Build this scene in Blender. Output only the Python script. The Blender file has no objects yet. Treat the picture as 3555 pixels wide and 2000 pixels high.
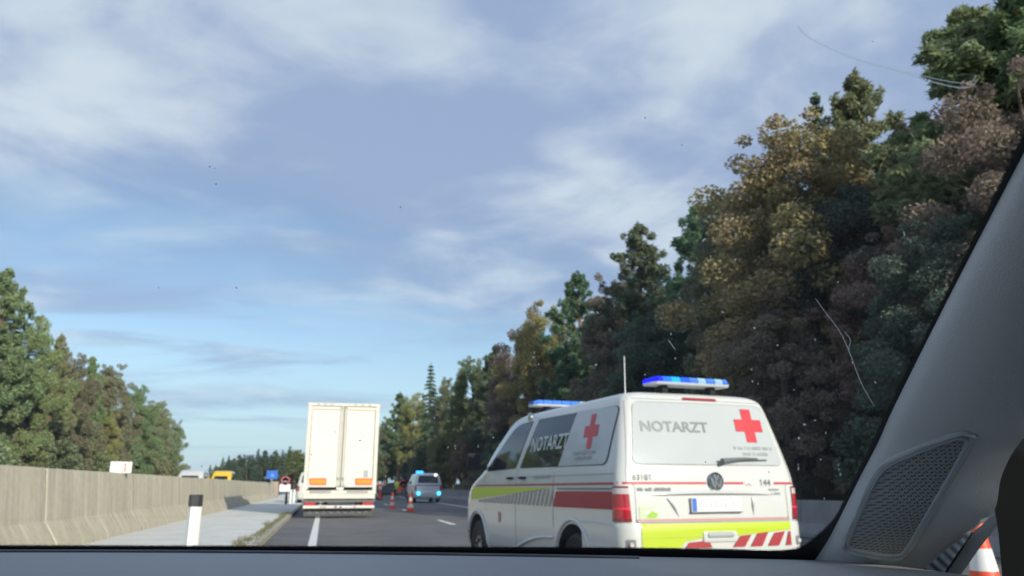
import bpy, bmesh, math, random
import numpy as np
from mathutils import Vector, Matrix
from mathutils.bvhtree import BVHTree
from mathutils.geometry import tessellate_polygon

S = bpy.context.scene
COL = S.collection
R = math.radians

# ------------------------------------------------------------------ camera
FPX, CX, CY, CAMH = 2600.0, 1777.5, 1000.0, 1.10        # focal length in photo pixels, photo centre, lens height
PITCH, YAW = R(14.82), R(13.64)                          # tilted up, turned right of the road direction (+Y)
cam = bpy.data.cameras.new('Camera'); camo = bpy.data.objects.new('Camera', cam); COL.objects.link(camo)
camo.location = (0, 0, CAMH); camo.rotation_euler = (math.pi/2 + PITCH, 0, -YAW)
cam.sensor_width = 36; cam.lens = 36*FPX/3555; cam.clip_start = .02; cam.clip_end = 6000
cam.dof.use_dof = True; cam.dof.focus_distance = 0.85; cam.dof.aperture_fstop = 10.5   # a phone lens focused on the pillar
S.camera = camo
# ------------------------------------------------------------------ sky
SUN_EL, SUN_AZ = R(20), R(23)                            # behind the camera, a little to the right
TO_SUN = Vector((math.sin(SUN_AZ)*math.cos(SUN_EL), -math.cos(SUN_AZ)*math.cos(SUN_EL), math.sin(SUN_EL)))
world = bpy.data.worlds.new('World'); S.world = world; world.use_nodes = True
wt = world.node_tree; wt.nodes.clear()
def WN(t, **k):
    n = wt.nodes.new(t)
    for a, v in k.items(): setattr(n, a, v)
    return n
def wmath(op, a, b=None, c=None, clamp=False):
    n = WN('ShaderNodeMath', operation=op); n.use_clamp = clamp
    for i, v in enumerate((a, b, c)):
        if v is None: continue
        if isinstance(v, (int, float)): n.inputs[i].default_value = v
        else: wt.links.new(v, n.inputs[i])
    return n.outputs[0]
def wmap(v, a, b, c=0., d=1., smooth=True):
    n = WN('ShaderNodeMapRange', interpolation_type='SMOOTHSTEP' if smooth else 'LINEAR')
    wt.links.new(v, n.inputs[0])
    for i, x in enumerate((a, b, c, d)): n.inputs[i+1].default_value = x
    return n.outputs[0]
sky = WN('ShaderNodeTexSky', sky_type='NISHITA', sun_disc=False, sun_elevation=SUN_EL, sun_rotation=math.pi-SUN_AZ,
         altitude=450, air_density=1.0, dust_density=0.6, ozone_density=1.6)
skys = WN('ShaderNodeVectorMath', operation='SCALE'); wt.links.new(sky.outputs[0], skys.inputs[0]); skys.inputs['Scale'].default_value = 0.085
tc = WN('ShaderNodeTexCoord'); sep = WN('ShaderNodeSeparateXYZ'); wt.links.new(tc.outputs['Generated'], sep.inputs[0])
zz = wmath('ADD', wmath('MAXIMUM', sep.outputs[2], 0.0), 0.10)
comb = WN('ShaderNodeCombineXYZ')
wt.links.new(wmath('DIVIDE', sep.outputs[0], zz), comb.inputs[0]); wt.links.new(wmath('DIVIDE', sep.outputs[1], zz), comb.inputs[1])
def wnoise(scale, off, detail=4., rough=.5, dist=0., stretch=(1, 1, 1)):
    m = WN('ShaderNodeMapping'); wt.links.new(comb.outputs[0], m.inputs[0])
    m.inputs['Location'].default_value = off; m.inputs['Scale'].default_value = stretch
    n = WN('ShaderNodeTexNoise', noise_dimensions='3D'); wt.links.new(m.outputs[0], n.inputs['Vector'])
    n.inputs['Scale'].default_value = scale; n.inputs['Detail'].default_value = detail
    n.inputs['Roughness'].default_value = rough; n.inputs['Distortion'].default_value = dist
    return n.outputs['Fac']
# a high deck that covers the sky overhead and thins out towards the horizon ahead, with loose sheets below it
dist = wmath('SQRT', wmath('ADD', wmath('MULTIPLY', sep.outputs[0], sep.outputs[0]), wmath('MULTIPLY', sep.outputs[1], sep.outputs[1])))
rad = wmath('DIVIDE', dist, zz)
n1 = wnoise(.9, (3.1, 1.7, 0), 5, .52, .35)
n2 = wnoise(1.5, (2.3, 6.9, 2), 6, .52, .3, (1., 1., 1))
n3 = wnoise(.75, (1.4, 8.2, 5), 5, .55, .6, (.7, 1.3, 1))
n4 = wnoise(3.6, (2.2, 3.3, 1), 4, .5, .5, (1., 1., 1))
deck = wmap(wmath('ADD', wmath('SUBTRACT', 2.75, rad), wmath('MULTIPLY', wmath('SUBTRACT', n1, .5), 3.0)), -.55, .75)
sheet = wmath('MULTIPLY', wmap(n3, .43, .62), .72)
dens = wmath('MAXIMUM', wmath('MULTIPLY', deck, .93), sheet)
bright = wmap(wmath('ADD', wmath('MULTIPLY', n2, .75), wmath('MULTIPLY', n4, .25)), .42, .64)
cl = WN('ShaderNodeMix', data_type='RGBA'); wt.links.new(bright, cl.inputs[0])
cl.inputs[6].default_value = (.215, .278, .415, 1); cl.inputs[7].default_value = (.420, .475, .535, 1)
mx = WN('ShaderNodeMix', data_type='RGBA'); wt.links.new(dens, mx.inputs[0])
wt.links.new(skys.outputs[0], mx.inputs[6]); wt.links.new(cl.outputs[2], mx.inputs[7])
hz = WN('ShaderNodeMix', data_type='RGBA'); wt.links.new(wmap(sep.outputs[2], 0., .22, .80, 0.), hz.inputs[0])       # pale air low over the horizon
wt.links.new(mx.outputs[2], hz.inputs[6]); hz.inputs[7].default_value = (.255, .375, .485, 1)
bg = WN('ShaderNodeBackground'); wt.links.new(hz.outputs[2], bg.inputs[0]); bg.inputs[1].default_value = 1.0
wo = WN('ShaderNodeOutputWorld'); wt.links.new(bg.outputs[0], wo.inputs[0])
# ------------------------------------------------------------------ sun, exposure
sun = bpy.data.lights.new('Sun', 'SUN'); sun.energy = 3.0; sun.angle = R(.6); sun.color = (1, .93, .80)
suno = bpy.data.objects.new('Sun', sun); COL.objects.link(suno); suno.location = (20, -40, 30)
suno.rotation_euler = TO_SUN.to_track_quat('Z', 'Y').to_euler()
S.view_settings.view_transform = 'Standard'; S.view_settings.look = 'None'
S.view_settings.exposure = 0.78; S.view_settings.gamma = 1.0; S.view_settings.use_curve_mapping = False

# ------------------------------------------------------------------ pixel -> place
CP = Vector((0, 0, CAMH))
FW = Vector((math.sin(YAW)*math.cos(PITCH), math.cos(YAW)*math.cos(PITCH), math.sin(PITCH)))
RT = Vector((math.cos(YAW), -math.sin(YAW), 0)); UP = RT.cross(FW)
def ray(x, y): return FW*FPX + RT*(x-CX) - UP*(y-CY)
def onZ(x, y, z=0.): d = ray(x, y); return CP + d*((z-CAMH)/d.z)
def onX(x, y, X): d = ray(x, y); return CP + d*(X/d.x)
def onY(x, y, Y): d = ray(x, y); return CP + d*(Y/d.y)

# ------------------------------------------------------------------ materials
MATS = {}
def mat(name, color=(.5, .5, .5), rough=.6, metal=0., emit=None, estr=0., var=0., vscale=4., bump=0., bscale=30., spec=.5, coat=0., object_color=False):
    if name in MATS: return MATS[name]
    m = bpy.data.materials.new(name); m.use_nodes = True; t = m.node_tree; b = t.nodes['Principled BSDF']
    b.inputs['Base Color'].default_value = (*color, 1); b.inputs['Roughness'].default_value = rough
    b.inputs['Metallic'].default_value = metal; b.inputs['Specular IOR Level'].default_value = spec
    b.inputs['Coat Weight'].default_value = coat
    if emit: b.inputs['Emission Color'].default_value = (*emit, 1); b.inputs['Emission Strength'].default_value = estr
    if var or bump:
        co = t.nodes.new('ShaderNodeTexCoord')
    if var:
        n = t.nodes.new('ShaderNodeTexNoise'); t.links.new(co.outputs['Object'], n.inputs['Vector'])
        n.inputs['Scale'].default_value = vscale; n.inputs['Detail'].default_value = 6; n.inputs['Roughness'].default_value = .6
        r = t.nodes.new('ShaderNodeMapRange'); t.links.new(n.outputs['Fac'], r.inputs[0])
        r.inputs[1].default_value = .3; r.inputs[2].default_value = .7; r.inputs[3].default_value = 1-var; r.inputs[4].default_value = 1+var
        v = t.nodes.new('ShaderNodeVectorMath'); v.operation = 'SCALE'; v.inputs[0].default_value = color
        t.links.new(r.outputs[0], v.inputs['Scale']); t.links.new(v.outputs[0], b.inputs['Base Color'])
    if bump:
        n = t.nodes.new('ShaderNodeTexNoise'); t.links.new(co.outputs['Object'], n.inputs['Vector']); n.inputs['Scale'].default_value = bscale; n.inputs['Detail'].default_value = 4
        bp = t.nodes.new('ShaderNodeBump'); bp.inputs['Strength'].default_value = bump; bp.inputs['Distance'].default_value = .01
        t.links.new(n.outputs['Fac'], bp.inputs['Height']); t.links.new(bp.outputs[0], b.inputs['Normal'])
    MATS[name] = m; return m

def leafmat(name):
    if name in MATS: return MATS[name]
    m = bpy.data.materials.new(name); m.use_nodes = True; t = m.node_tree; t.nodes.clear()
    oi = t.nodes.new('ShaderNodeObjectInfo'); g = t.nodes.new('ShaderNodeNewGeometry'); tcn = t.nodes.new('ShaderNodeTexCoord')
    n = t.nodes.new('ShaderNodeTexNoise'); t.links.new(tcn.outputs['Object'], n.inputs['Vector']); n.inputs['Scale'].default_value = .55; n.inputs['Detail'].default_value = 3
    mr = t.nodes.new('ShaderNodeMapRange'); t.links.new(n.outputs['Fac'], mr.inputs[0]); mr.inputs[1].default_value = .35; mr.inputs[2].default_value = .65
    mr.inputs[3].default_value = .482; mr.inputs[4].default_value = .518
    ms = t.nodes.new('ShaderNodeMath'); ms.operation = 'MULTIPLY_ADD'; t.links.new(g.outputs['Random Per Island'], ms.inputs[0]); ms.inputs[1].default_value = .8; ms.inputs[2].default_value = .75
    hs = t.nodes.new('ShaderNodeHueSaturation'); t.links.new(mr.outputs[0], hs.inputs['Hue']); t.links.new(ms.outputs[0], hs.inputs['Value']); t.links.new(oi.outputs['Color'], hs.inputs['Color']); hs.inputs['Saturation'].default_value = .88
    d = t.nodes.new('ShaderNodeBsdfDiffuse'); tr = t.nodes.new('ShaderNodeBsdfTranslucent'); t.links.new(hs.outputs[0], d.inputs[0]); t.links.new(hs.outputs[0], tr.inputs[0])
    mxs = t.nodes.new('ShaderNodeMixShader'); mxs.inputs[0].default_value = .38; t.links.new(d.outputs[0], mxs.inputs[1]); t.links.new(tr.outputs[0], mxs.inputs[2])
    o = t.nodes.new('ShaderNodeOutputMaterial'); t.links.new(mxs.outputs[0], o.inputs[0])
    MATS[name] = m; return m

def glassmat(name, tint=(1, 1, 1), gloss=1.0, ior=1.45):
    m = bpy.data.materials.new(name); m.use_nodes = True; t = m.node_tree; t.nodes.clear()
    a = t.nodes.new('ShaderNodeBsdfTransparent'); a.inputs[0].default_value = (*tint, 1)
    b = t.nodes.new('ShaderNodeBsdfGlossy'); b.inputs['Roughness'].default_value = .03
    f = t.nodes.new('ShaderNodeLayerWeight'); f.inputs[0].default_value = .5          # same from both sides of the pane
    pw = t.nodes.new('ShaderNodeMath'); pw.operation = 'POWER'; t.links.new(f.outputs['Facing'], pw.inputs[0]); pw.inputs[1].default_value = 5
    k = t.nodes.new('ShaderNodeMath'); k.operation = 'MULTIPLY_ADD'; t.links.new(pw.outputs[0], k.inputs[0]); k.inputs[1].default_value = .92*gloss; k.inputs[2].default_value = .08*gloss
    x = t.nodes.new('ShaderNodeMixShader'); t.links.new(k.outputs[0], x.inputs[0]); t.links.new(a.outputs[0], x.inputs[1]); t.links.new(b.outputs[0], x.inputs[2])
    o = t.nodes.new('ShaderNodeOutputMaterial'); t.links.new(x.outputs[0], o.inputs[0]); MATS[name] = m; return m

# ------------------------------------------------------------------ mesh helpers
class MB:
    def __init__(s): s.v = []; s.f = []
    def add(s, vs, fs):
        o = len(s.v); s.v += [tuple(p) for p in vs]; s.f += [tuple(i+o for i in f) for f in fs]; return s
    def box(s, x0, x1, y0, y1, z0, z1, c=0.):
        if c <= 0:
            vs = [(x, y, z) for z in (z0, z1) for y in (y0, y1) for x in (x0, x1)]
            return s.add(vs, [(0, 2, 3, 1), (4, 5, 7, 6), (0, 1, 5, 4), (2, 6, 7, 3), (0, 4, 6, 2), (1, 3, 7, 5)])
        bm = bmesh.new(); bmesh.ops.create_cube(bm, size=1)
        for v in bm.verts: v.co = ((x0+x1)/2+v.co.x*(x1-x0), (y0+y1)/2+v.co.y*(y1-y0), (z0+z1)/2+v.co.z*(z1-z0))
        bmesh.ops.bevel(bm, geom=list(bm.edges), offset=c, segments=2, affect='EDGES', profile=.6)
        bm.verts.index_update(); s.add([v.co for v in bm.verts], [[v.index for v in f.verts] for f in bm.faces]); bm.free(); return s
    def rings(s, rings, closed=True, cap=True):
        n = len(rings[0]); vs = [p for r in rings for p in r]; fs = []
        for i in range(len(rings)-1):
            for j in range(n if closed else n-1):
                k = (j+1) % n; fs.append((i*n+j, i*n+k, (i+1)*n+k, (i+1)*n+j))
        if cap and closed: fs.append(tuple(range(n-1, -1, -1))); fs.append(tuple((len(rings)-1)*n+j for j in range(n)))
        return s.add(vs, fs)
    def tube(s, pts, rad, n=8):
        pts = [Vector(p) for p in pts]; rs = rad if isinstance(rad, (list, tuple)) else [rad]*len(pts); rr = []
        for i, p in enumerate(pts):
            d = (pts[min(i+1, len(pts)-1)]-pts[max(i-1, 0)]).normalized()
            a = d.orthogonal().normalized() if abs(d.z) > .9 else d.cross(Vector((0, 0, 1))).normalized(); b = d.cross(a)
            rr.append([p+a*(rs[i]*math.cos(2*math.pi*k/n))+b*(rs[i]*math.sin(2*math.pi*k/n)) for k in range(n)])
        return s.rings(rr)
    def lathe(s, prof, n=20, axis='z', at=(0, 0, 0)):
        rr = []
        for r, h in prof:
            ring = []
            for k in range(n):
                a = 2*math.pi*k/n; u, w = r*math.cos(a), r*math.sin(a)
                p = (u, w, h) if axis == 'z' else ((h, u, w) if axis == 'x' else (u, h, w))
                ring.append((p[0]+at[0], p[1]+at[1], p[2]+at[2]))
            rr.append(ring)
        return s.rings(rr)
    def prism(s, poly, fn0, fn1):
        """poly in 2-D, two callables that lift it to its front and back"""
        n = len(poly); a = [fn0(*p) for p in poly]; b = [fn1(*p) for p in poly]
        tr = tessellate_polygon([[Vector((p[0], p[1], 0)) for p in poly]])
        fs = [tuple(t) for t in tr] + [tuple(i+n for i in reversed(t)) for t in tr]
        fs += [(i, (i+1) % n, n+(i+1) % n, n+i) for i in range(n)]
        return s.add(a+b, fs)
    def obj(s, name, m=None, parent=None, smooth=0., loc=None):
        me = bpy.data.meshes.new(name); me.from_pydata(s.v, [], s.f); 
        bm = bmesh.new(); bm.from_mesh(me); bmesh.ops.recalc_face_normals(bm, faces=bm.faces); bm.to_mesh(me); bm.free()
        return link(name, me, m, parent, smooth, loc)
def link(name, me, m=None, parent=None, smooth=0., loc=None):
    if m is not None and len(me.materials) == 0: me.materials.append(m)
    if smooth:
        me.polygons.foreach_set('use_smooth', [True]*len(me.polygons)); me.set_sharp_from_angle(angle=R(smooth))
    o = bpy.data.objects.new(name, me); COL.objects.link(o)
    if parent is not None: o.parent = parent
    if loc is not None: o.location = loc
    return o
def tag(o, label, cat, group=None):
    o['label'] = label; o['category'] = cat
    if group: o['group'] = group
    return o
def thing(name, label, cat, loc=(0, 0, 0), rz=0., group=None):
    o = bpy.data.objects.new(name, None); COL.objects.link(o); o.location = loc; o.rotation_euler = (0, 0, rz); o.empty_display_size = .2
    return tag(o, label, cat, group)
def struct(o): o['kind'] = 'structure'; return o
def stuff(o): o['kind'] = 'stuff'; return o
def dup(root, loc, rz=0., label=None, group=None, scale=1., color=None):
    r = root.copy(); COL.objects.link(r); r.location = loc; r.rotation_euler = (0, 0, rz)
    r.scale = scale if isinstance(scale, (tuple, list)) else (scale,)*3
    if label: r['label'] = label
    if group: r['group'] = group
    for ch in root.children:
        c = ch.copy(); COL.objects.link(c); c.parent = r
        if color: c.color = color if c.name.startswith('crown') else c.color
        for g in ch.children:
            d = g.copy(); COL.objects.link(d); d.parent = c
    return r
def roundpoly(pts, r, n=4):
    out = []; N = len(pts); rr = r if isinstance(r, (list, tuple)) else [r]*N
    for i in range(N):
        p, a, b = Vector(pts[i]), Vector(pts[i-1]), Vector(pts[(i+1) % N])
        u, w = (a-p), (b-p); k = min(rr[i], u.length*.45, w.length*.45); u.normalize(); w.normalize()
        if k < 1e-4: out.append(tuple(p)); continue
        A, B = p+u*k, p+w*k
        for j in range(n+1):
            t = j/n; out.append(tuple(A*(1-t)**2+p*2*t*(1-t)+B*t*t))
    return out
def ringfill(poly, step=.06):
    """polygon with inner rings, so that a patch can be laid over a curved panel"""
    pts = []
    N = len(poly)
    for i in range(N):
        a, b = Vector(poly[i]), Vector(poly[(i+1) % N]); k = max(1, int((b-a).length/step))
        pts += [a.lerp(b, j/k) for j in range(k)]
    c = sum(pts, Vector((0, 0)))/len(pts); size = max((p-c).length for p in pts); K = max(2, int(size/step))
    vs = []; fs = []; n = len(pts)
    for k in range(K):
        t = 1-k/K; vs += [c+(p-c)*t for p in pts]
        if k: fs += [((k-1)*n+j, (k-1)*n+(j+1) % n, k*n+(j+1) % n, k*n+j) for j in range(n)]
    vs.append(c); fs += [((K-1)*n+j, (K-1)*n+(j+1) % n, len(vs)-1) for j in range(n)]
    return [tuple(p) for p in vs], fs
_txt = {}
def text_mesh(body, size=1., bold=.0, spacing=1.):
    key = (body, bold, spacing)
    if key not in _txt:
        cu = bpy.data.curves.new('t', 'FONT'); cu.body = body; cu.size = 1; cu.offset = bold; cu.space_character = spacing; cu.align_x = 'LEFT'
        cu.resolution_u = 3
        o = bpy.data.objects.new('t', cu); COL.objects.link(o); dg = bpy.context.evaluated_depsgraph_get(); dg.update()
        me = bpy.data.meshes.new_from_object(o.evaluated_get(dg))
        V = [(v.co.x, v.co.y) for v in me.vertices]; F = [tuple(p.vertices) for p in me.polygons]
        bpy.data.objects.remove(o); bpy.data.meshes.remove(me); bpy.data.curves.remove(cu); _txt[key] = (V, F)
    V, F = _txt[key]; x0 = min(p[0] for p in V); y0 = min(p[1] for p in V); x1 = max(p[0] for p in V); y1 = max(p[1] for p in V)
    return [((p[0]-x0)/(x1-x0), (p[1]-y0)/(y1-y0)) for p in V], F

# ================================================================== THE SETTING
VZ = 0.10                                      # the paved verge lies one kerb above the road
KX, BX = -1.08, -4.08                          # kerb, foot of the concrete barrier
def asphalt():
    m = mat('asphalt', (.135, .135, .136), .82, var=.22, vscale=.9, bump=.35, bscale=90, spec=.4)
    return m
def sheet(name, x0, x1, y0, y1, z, m, nx=1, ny=1):
    b = MB(); vs = []; fs = []
    for j in range(ny+1):
        for i in range(nx+1): vs.append((x0+(x1-x0)*i/nx, y0+(y1-y0)*j/ny, z))
    for j in range(ny):
        for i in range(nx): a = j*(nx+1)+i; fs.append((a, a+1, a+nx+2, a+nx+1))
    b.add(vs, fs); return b.obj(name, m)
grass_ground = mat('grass_ground', (.060, .072, .030), .95, var=.35, vscale=.6)
g = struct(sheet('ground', -900, 900, -900, 2500, -.06, grass_ground))
struct(sheet('road', KX, 10.35, -40, 420, 0, asphalt(), 4, 40))
struct(sheet('opposite_road', -16.2, -5.0, -40, 420, .02, asphalt(), 4, 40))
conc_pale = mat('pale_concrete', (.62, .62, .585), .9, var=.12, vscale=1.3, bump=.2, bscale=60)
verge = MB().box(-5.0, KX-.13, -40, 420, -.05, VZ)
struct(verge.obj('verge', conc_pale))
kerb_m = mat('kerb_stone', (.36, .335, .27), .9, var=.25, vscale=3.)
kerb = None
kb = MB()
for i in range(90):
    kb.box(KX-.13, KX, -8+i*1.25, -8+i*1.25+1.235, -.05, VZ+.012, .012)
ko = kb.obj('kerb', kerb_m); struct(ko)
# embankment that carries the forest on the right, and the bank on the left
def bank(name, prof, y0, y1, m):
    rng = random.Random(7); rings = []
    for j in range(61):
        y = y0+(y1-y0)*j/60
        rings.append([(x+rng.uniform(-.1, .1), y, z+(rng.uniform(-.07, .07) if 0 < i < len(prof)-1 else 0)) for i, (x, z) in enumerate(prof)])
    return struct(MB().rings(rings, closed=False, cap=False).obj(name, m, smooth=60))
bank('bank', [(10.35, -.02), (11.2, .02), (12.5, .35), (14.5, .9), (20, 1.4), (40, 1.8), (70, -.2)], -5, 420, grass_ground)
bank('opposite_bank', [(-16.2, -.02), (-17.0, .1), (-19, .5), (-30, .7), (-60, -.2)], -5, 120, grass_ground)
# road markings
paint = mat('road_paint', (.74, .74, .72), .7, var=.1, vscale=5.)
def mark(x0, x1, y0, y1, label, group='lane dashes on the motorway'):
    b = MB().box(x0, x1, y0, y1, .002, .006); o = b.obj('lane_marking', paint); o['kind'] = 'structure'; return o
mark(-.235, -.075, -10, 27.9, '')                            # solid edge line under the truck's tail
mark(-.235, -.075, 27.9, 300, '')
for k in range(14):
    y0 = -.2+k*12.05-4; mark(3.72, 3.87, y0+3.1, y0+9.1-3.0, '')
    
mark(7.45, 7.65, -10, 300, '')
for k in range(16): mark(-10.6, -10.45, -5+k*12., 1+k*12., '')

# ================================================================== CONCRETE BARRIERS
def barrier_mat():
    m = bpy.data.materials.new('barrier_concrete'); m.use_nodes = True; t = m.node_tree; b = t.nodes['Principled BSDF']; b.inputs['Roughness'].default_value = .9
    co = t.nodes.new('ShaderNodeTexCoord'); mp = t.nodes.new('ShaderNodeMapping'); t.links.new(co.outputs['Object'], mp.inputs[0]); mp.inputs['Scale'].default_value = (1, 2.2, .22)
    n = t.nodes.new('ShaderNodeTexNoise'); t.links.new(mp.outputs[0], n.inputs['Vector']); n.inputs['Scale'].default_value = 2.2; n.inputs['Detail'].default_value = 6; n.inputs['Roughness'].default_value = .62
    n2 = t.nodes.new('ShaderNodeTexNoise'); t.links.new(co.outputs['Object'], n2.inputs['Vector']); n2.inputs['Scale'].default_value = 9; n2.inputs['Detail'].default_value = 5
    ad = t.nodes.new('ShaderNodeMath'); ad.operation = 'MULTIPLY_ADD'; t.links.new(n2.outputs['Fac'], ad.inputs[0]); ad.inputs[1].default_value = .35; t.links.new(n.outputs['Fac'], ad.inputs[2])
    r = t.nodes.new('ShaderNodeValToRGB'); t.links.new(ad.outputs[0], r.inputs[0]); e = r.color_ramp.elements
    e[0].position = .45; e[0].color = (.36, .325, .245, 1); e[1].position = .95; e[1].color = (.60, .55, .42, 1)
    t.links.new(r.outputs[0], b.inputs['Base Color'])
    MATS['barrier'] = m; return m
bmat = barrier_mat()
seal = mat('joint_mortar', (.72, .68, .53), .9, var=.2, vscale=6)
def barrier(name, label, prof, y0, L, n, m, pale=True):
    root = thing(name, label, 'barrier', (0, 0, 0))
    rng = random.Random(3)
    for i in range(n):
        a = y0+i*L; dx = rng.uniform(-.012, .012); dz = rng.uniform(-.006, .006)
        b = MB(); ys = [a+.012, a+.03, a+L-.03, a+L-.012]; rr = []
        for k, y in enumerate(ys):
            s = .012 if k in (0, 3) else 0
            cxx = sum(p[0] for p in prof)/len(prof)
            rr.append([(x+dx+(s if x < cxx else -s), y, z+dz-(s if z > .3 else 0)) for x, z in prof])
        b.rings(rr); b.obj('panel', m, root, smooth=25)
        if pale:
            # mortar smeared in the joint
            fp = [p for p in prof if p[0] > -4.46]
            jb = MB(); w = rng.uniform(.015, .045)
            jb.rings([[(x-.03, a+u, z) for x, z in prof] if False else [(x+.0025, a+u*(1 if q % 2 else .7), z-.004) for q, (x, z) in enumerate(fp)] for u in (-w, w)], closed=False, cap=False)
            jb.obj('joint', seal, root)
    return root
profL = [(BX, VZ-.03), (BX-.02, VZ+.10), (BX-.24, VZ+.45), (BX-.33, 1.36), (BX-.345, 1.385), (BX-.49, 1.385), (BX-.51, 1.36), (BX-.58, VZ+.45), (BX-.80, VZ+.08), (BX-.82, VZ-.03)]
barrier('median_barrier', 'long beige concrete median barrier with weathered panels beside the pale verge', profL, 2.0, 3.0, 24, bmat)
grey_m = mat('grey_concrete', (.20, .205, .21), .9, var=.2, vscale=1.2)
profR = [(10.50, 0), (10.52, .08), (10.72, .30), (10.80, .77), (10.82, .79), (10.94, .79), (10.96, .77), (11.04, .3), (11.22, .06), (11.22, 0)]
barrier('roadside_barrier', 'low grey concrete barrier in front of the dark forest on the far shoulder', profR, 4.0, 6.0, 40, grey_m, pale=False)

# ================================================================== TREES
leafm = leafmat('foliage')
bark = mat('bark', (.11, .085, .065), .95, var=.35, vscale=3., bump=.6, bscale=14)
bark_pine = mat('pine_bark', (.19, .105, .065), .95, var=.35, vscale=3., bump=.6, bscale=14)
def leaf_cloud(rng, centres, radii, counts, size, flat=.75, up=.35, elong=1.7):
    """many small leaf-sized faces gathered in clumps; returns vertices of rhombs"""
    P = []; 
    for c, r, n in zip(centres, radii, counts):
        d = rng.normal(size=(n, 3)); d /= np.linalg.norm(d, axis=1)[:, None]
        rad = r*rng.uniform(.25, 1, n)**.6
        q = d*rad[:, None]; q[:, 2] *= flat; P.append(q+np.array(c))
    P = np.concatenate(P); N = len(P)
    a = rng.normal(size=(N, 3)); a[:, 2] += up; a /= np.linalg.norm(a, axis=1)[:, None]
    b = rng.normal(size=(N, 3)); b -= a*(a*b).sum(1)[:, None]; b /= np.linalg.norm(b, axis=1)[:, None]
    c = np.cross(a, b); s = size*rng.uniform(.6, 1.35, N)[:, None]
    L = b*s*elong*.5; W = c*s*.5
    V = np.stack([P-L, P+W*.9, P+L, P-W*.9], 1).reshape(-1, 3)
    return V
def quads_obj(name, V, m, parent):
    n = len(V)//4; me = bpy.data.meshes.new(name); me.vertices.add(n*4); me.vertices.foreach_set('co', V.astype(np.float32).ravel())
    me.loops.add(n*4); me.loops.foreach_set('vertex_index', np.arange(n*4, dtype=np.int32))
    me.polygons.add(n); me.polygons.foreach_set('loop_start', np.arange(0, n*4, 4, dtype=np.int32)); me.polygons.foreach_set('loop_total', np.full(n, 4, dtype=np.int32))
    me.update(); me.validate()
    return link(name, me, m, parent)
def trunk_obj(parent, rng, H, r0, limbs, m):
    b = MB(); bend = rng.uniform(-.012, .012, 2)*H; pts = []
    for i in range(9):
        t = i/8; pts.append((bend[0]*t*t, bend[1]*t*t, H*.97*t-.15))
    b.tube(pts, [r0*(1-.93*i/8)+.012 for i in range(9)], 9)
    for z, az, L, rise, r in limbs:
        t = z/H; o = Vector((bend[0]*t*t, bend[1]*t*t, z)); d = Vector((math.cos(az), math.sin(az), 0))
        b.tube([o, o+d*L*.35+Vector((0, 0, rise*.2)), o+d*L*.7+Vector((0, 0, rise*.6)), o+d*L+Vector((0, 0, rise))], [r, r*.75, r*.5, r*.15], 5)
    return b.obj('trunk', m, parent, smooth=50), bend
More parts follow.
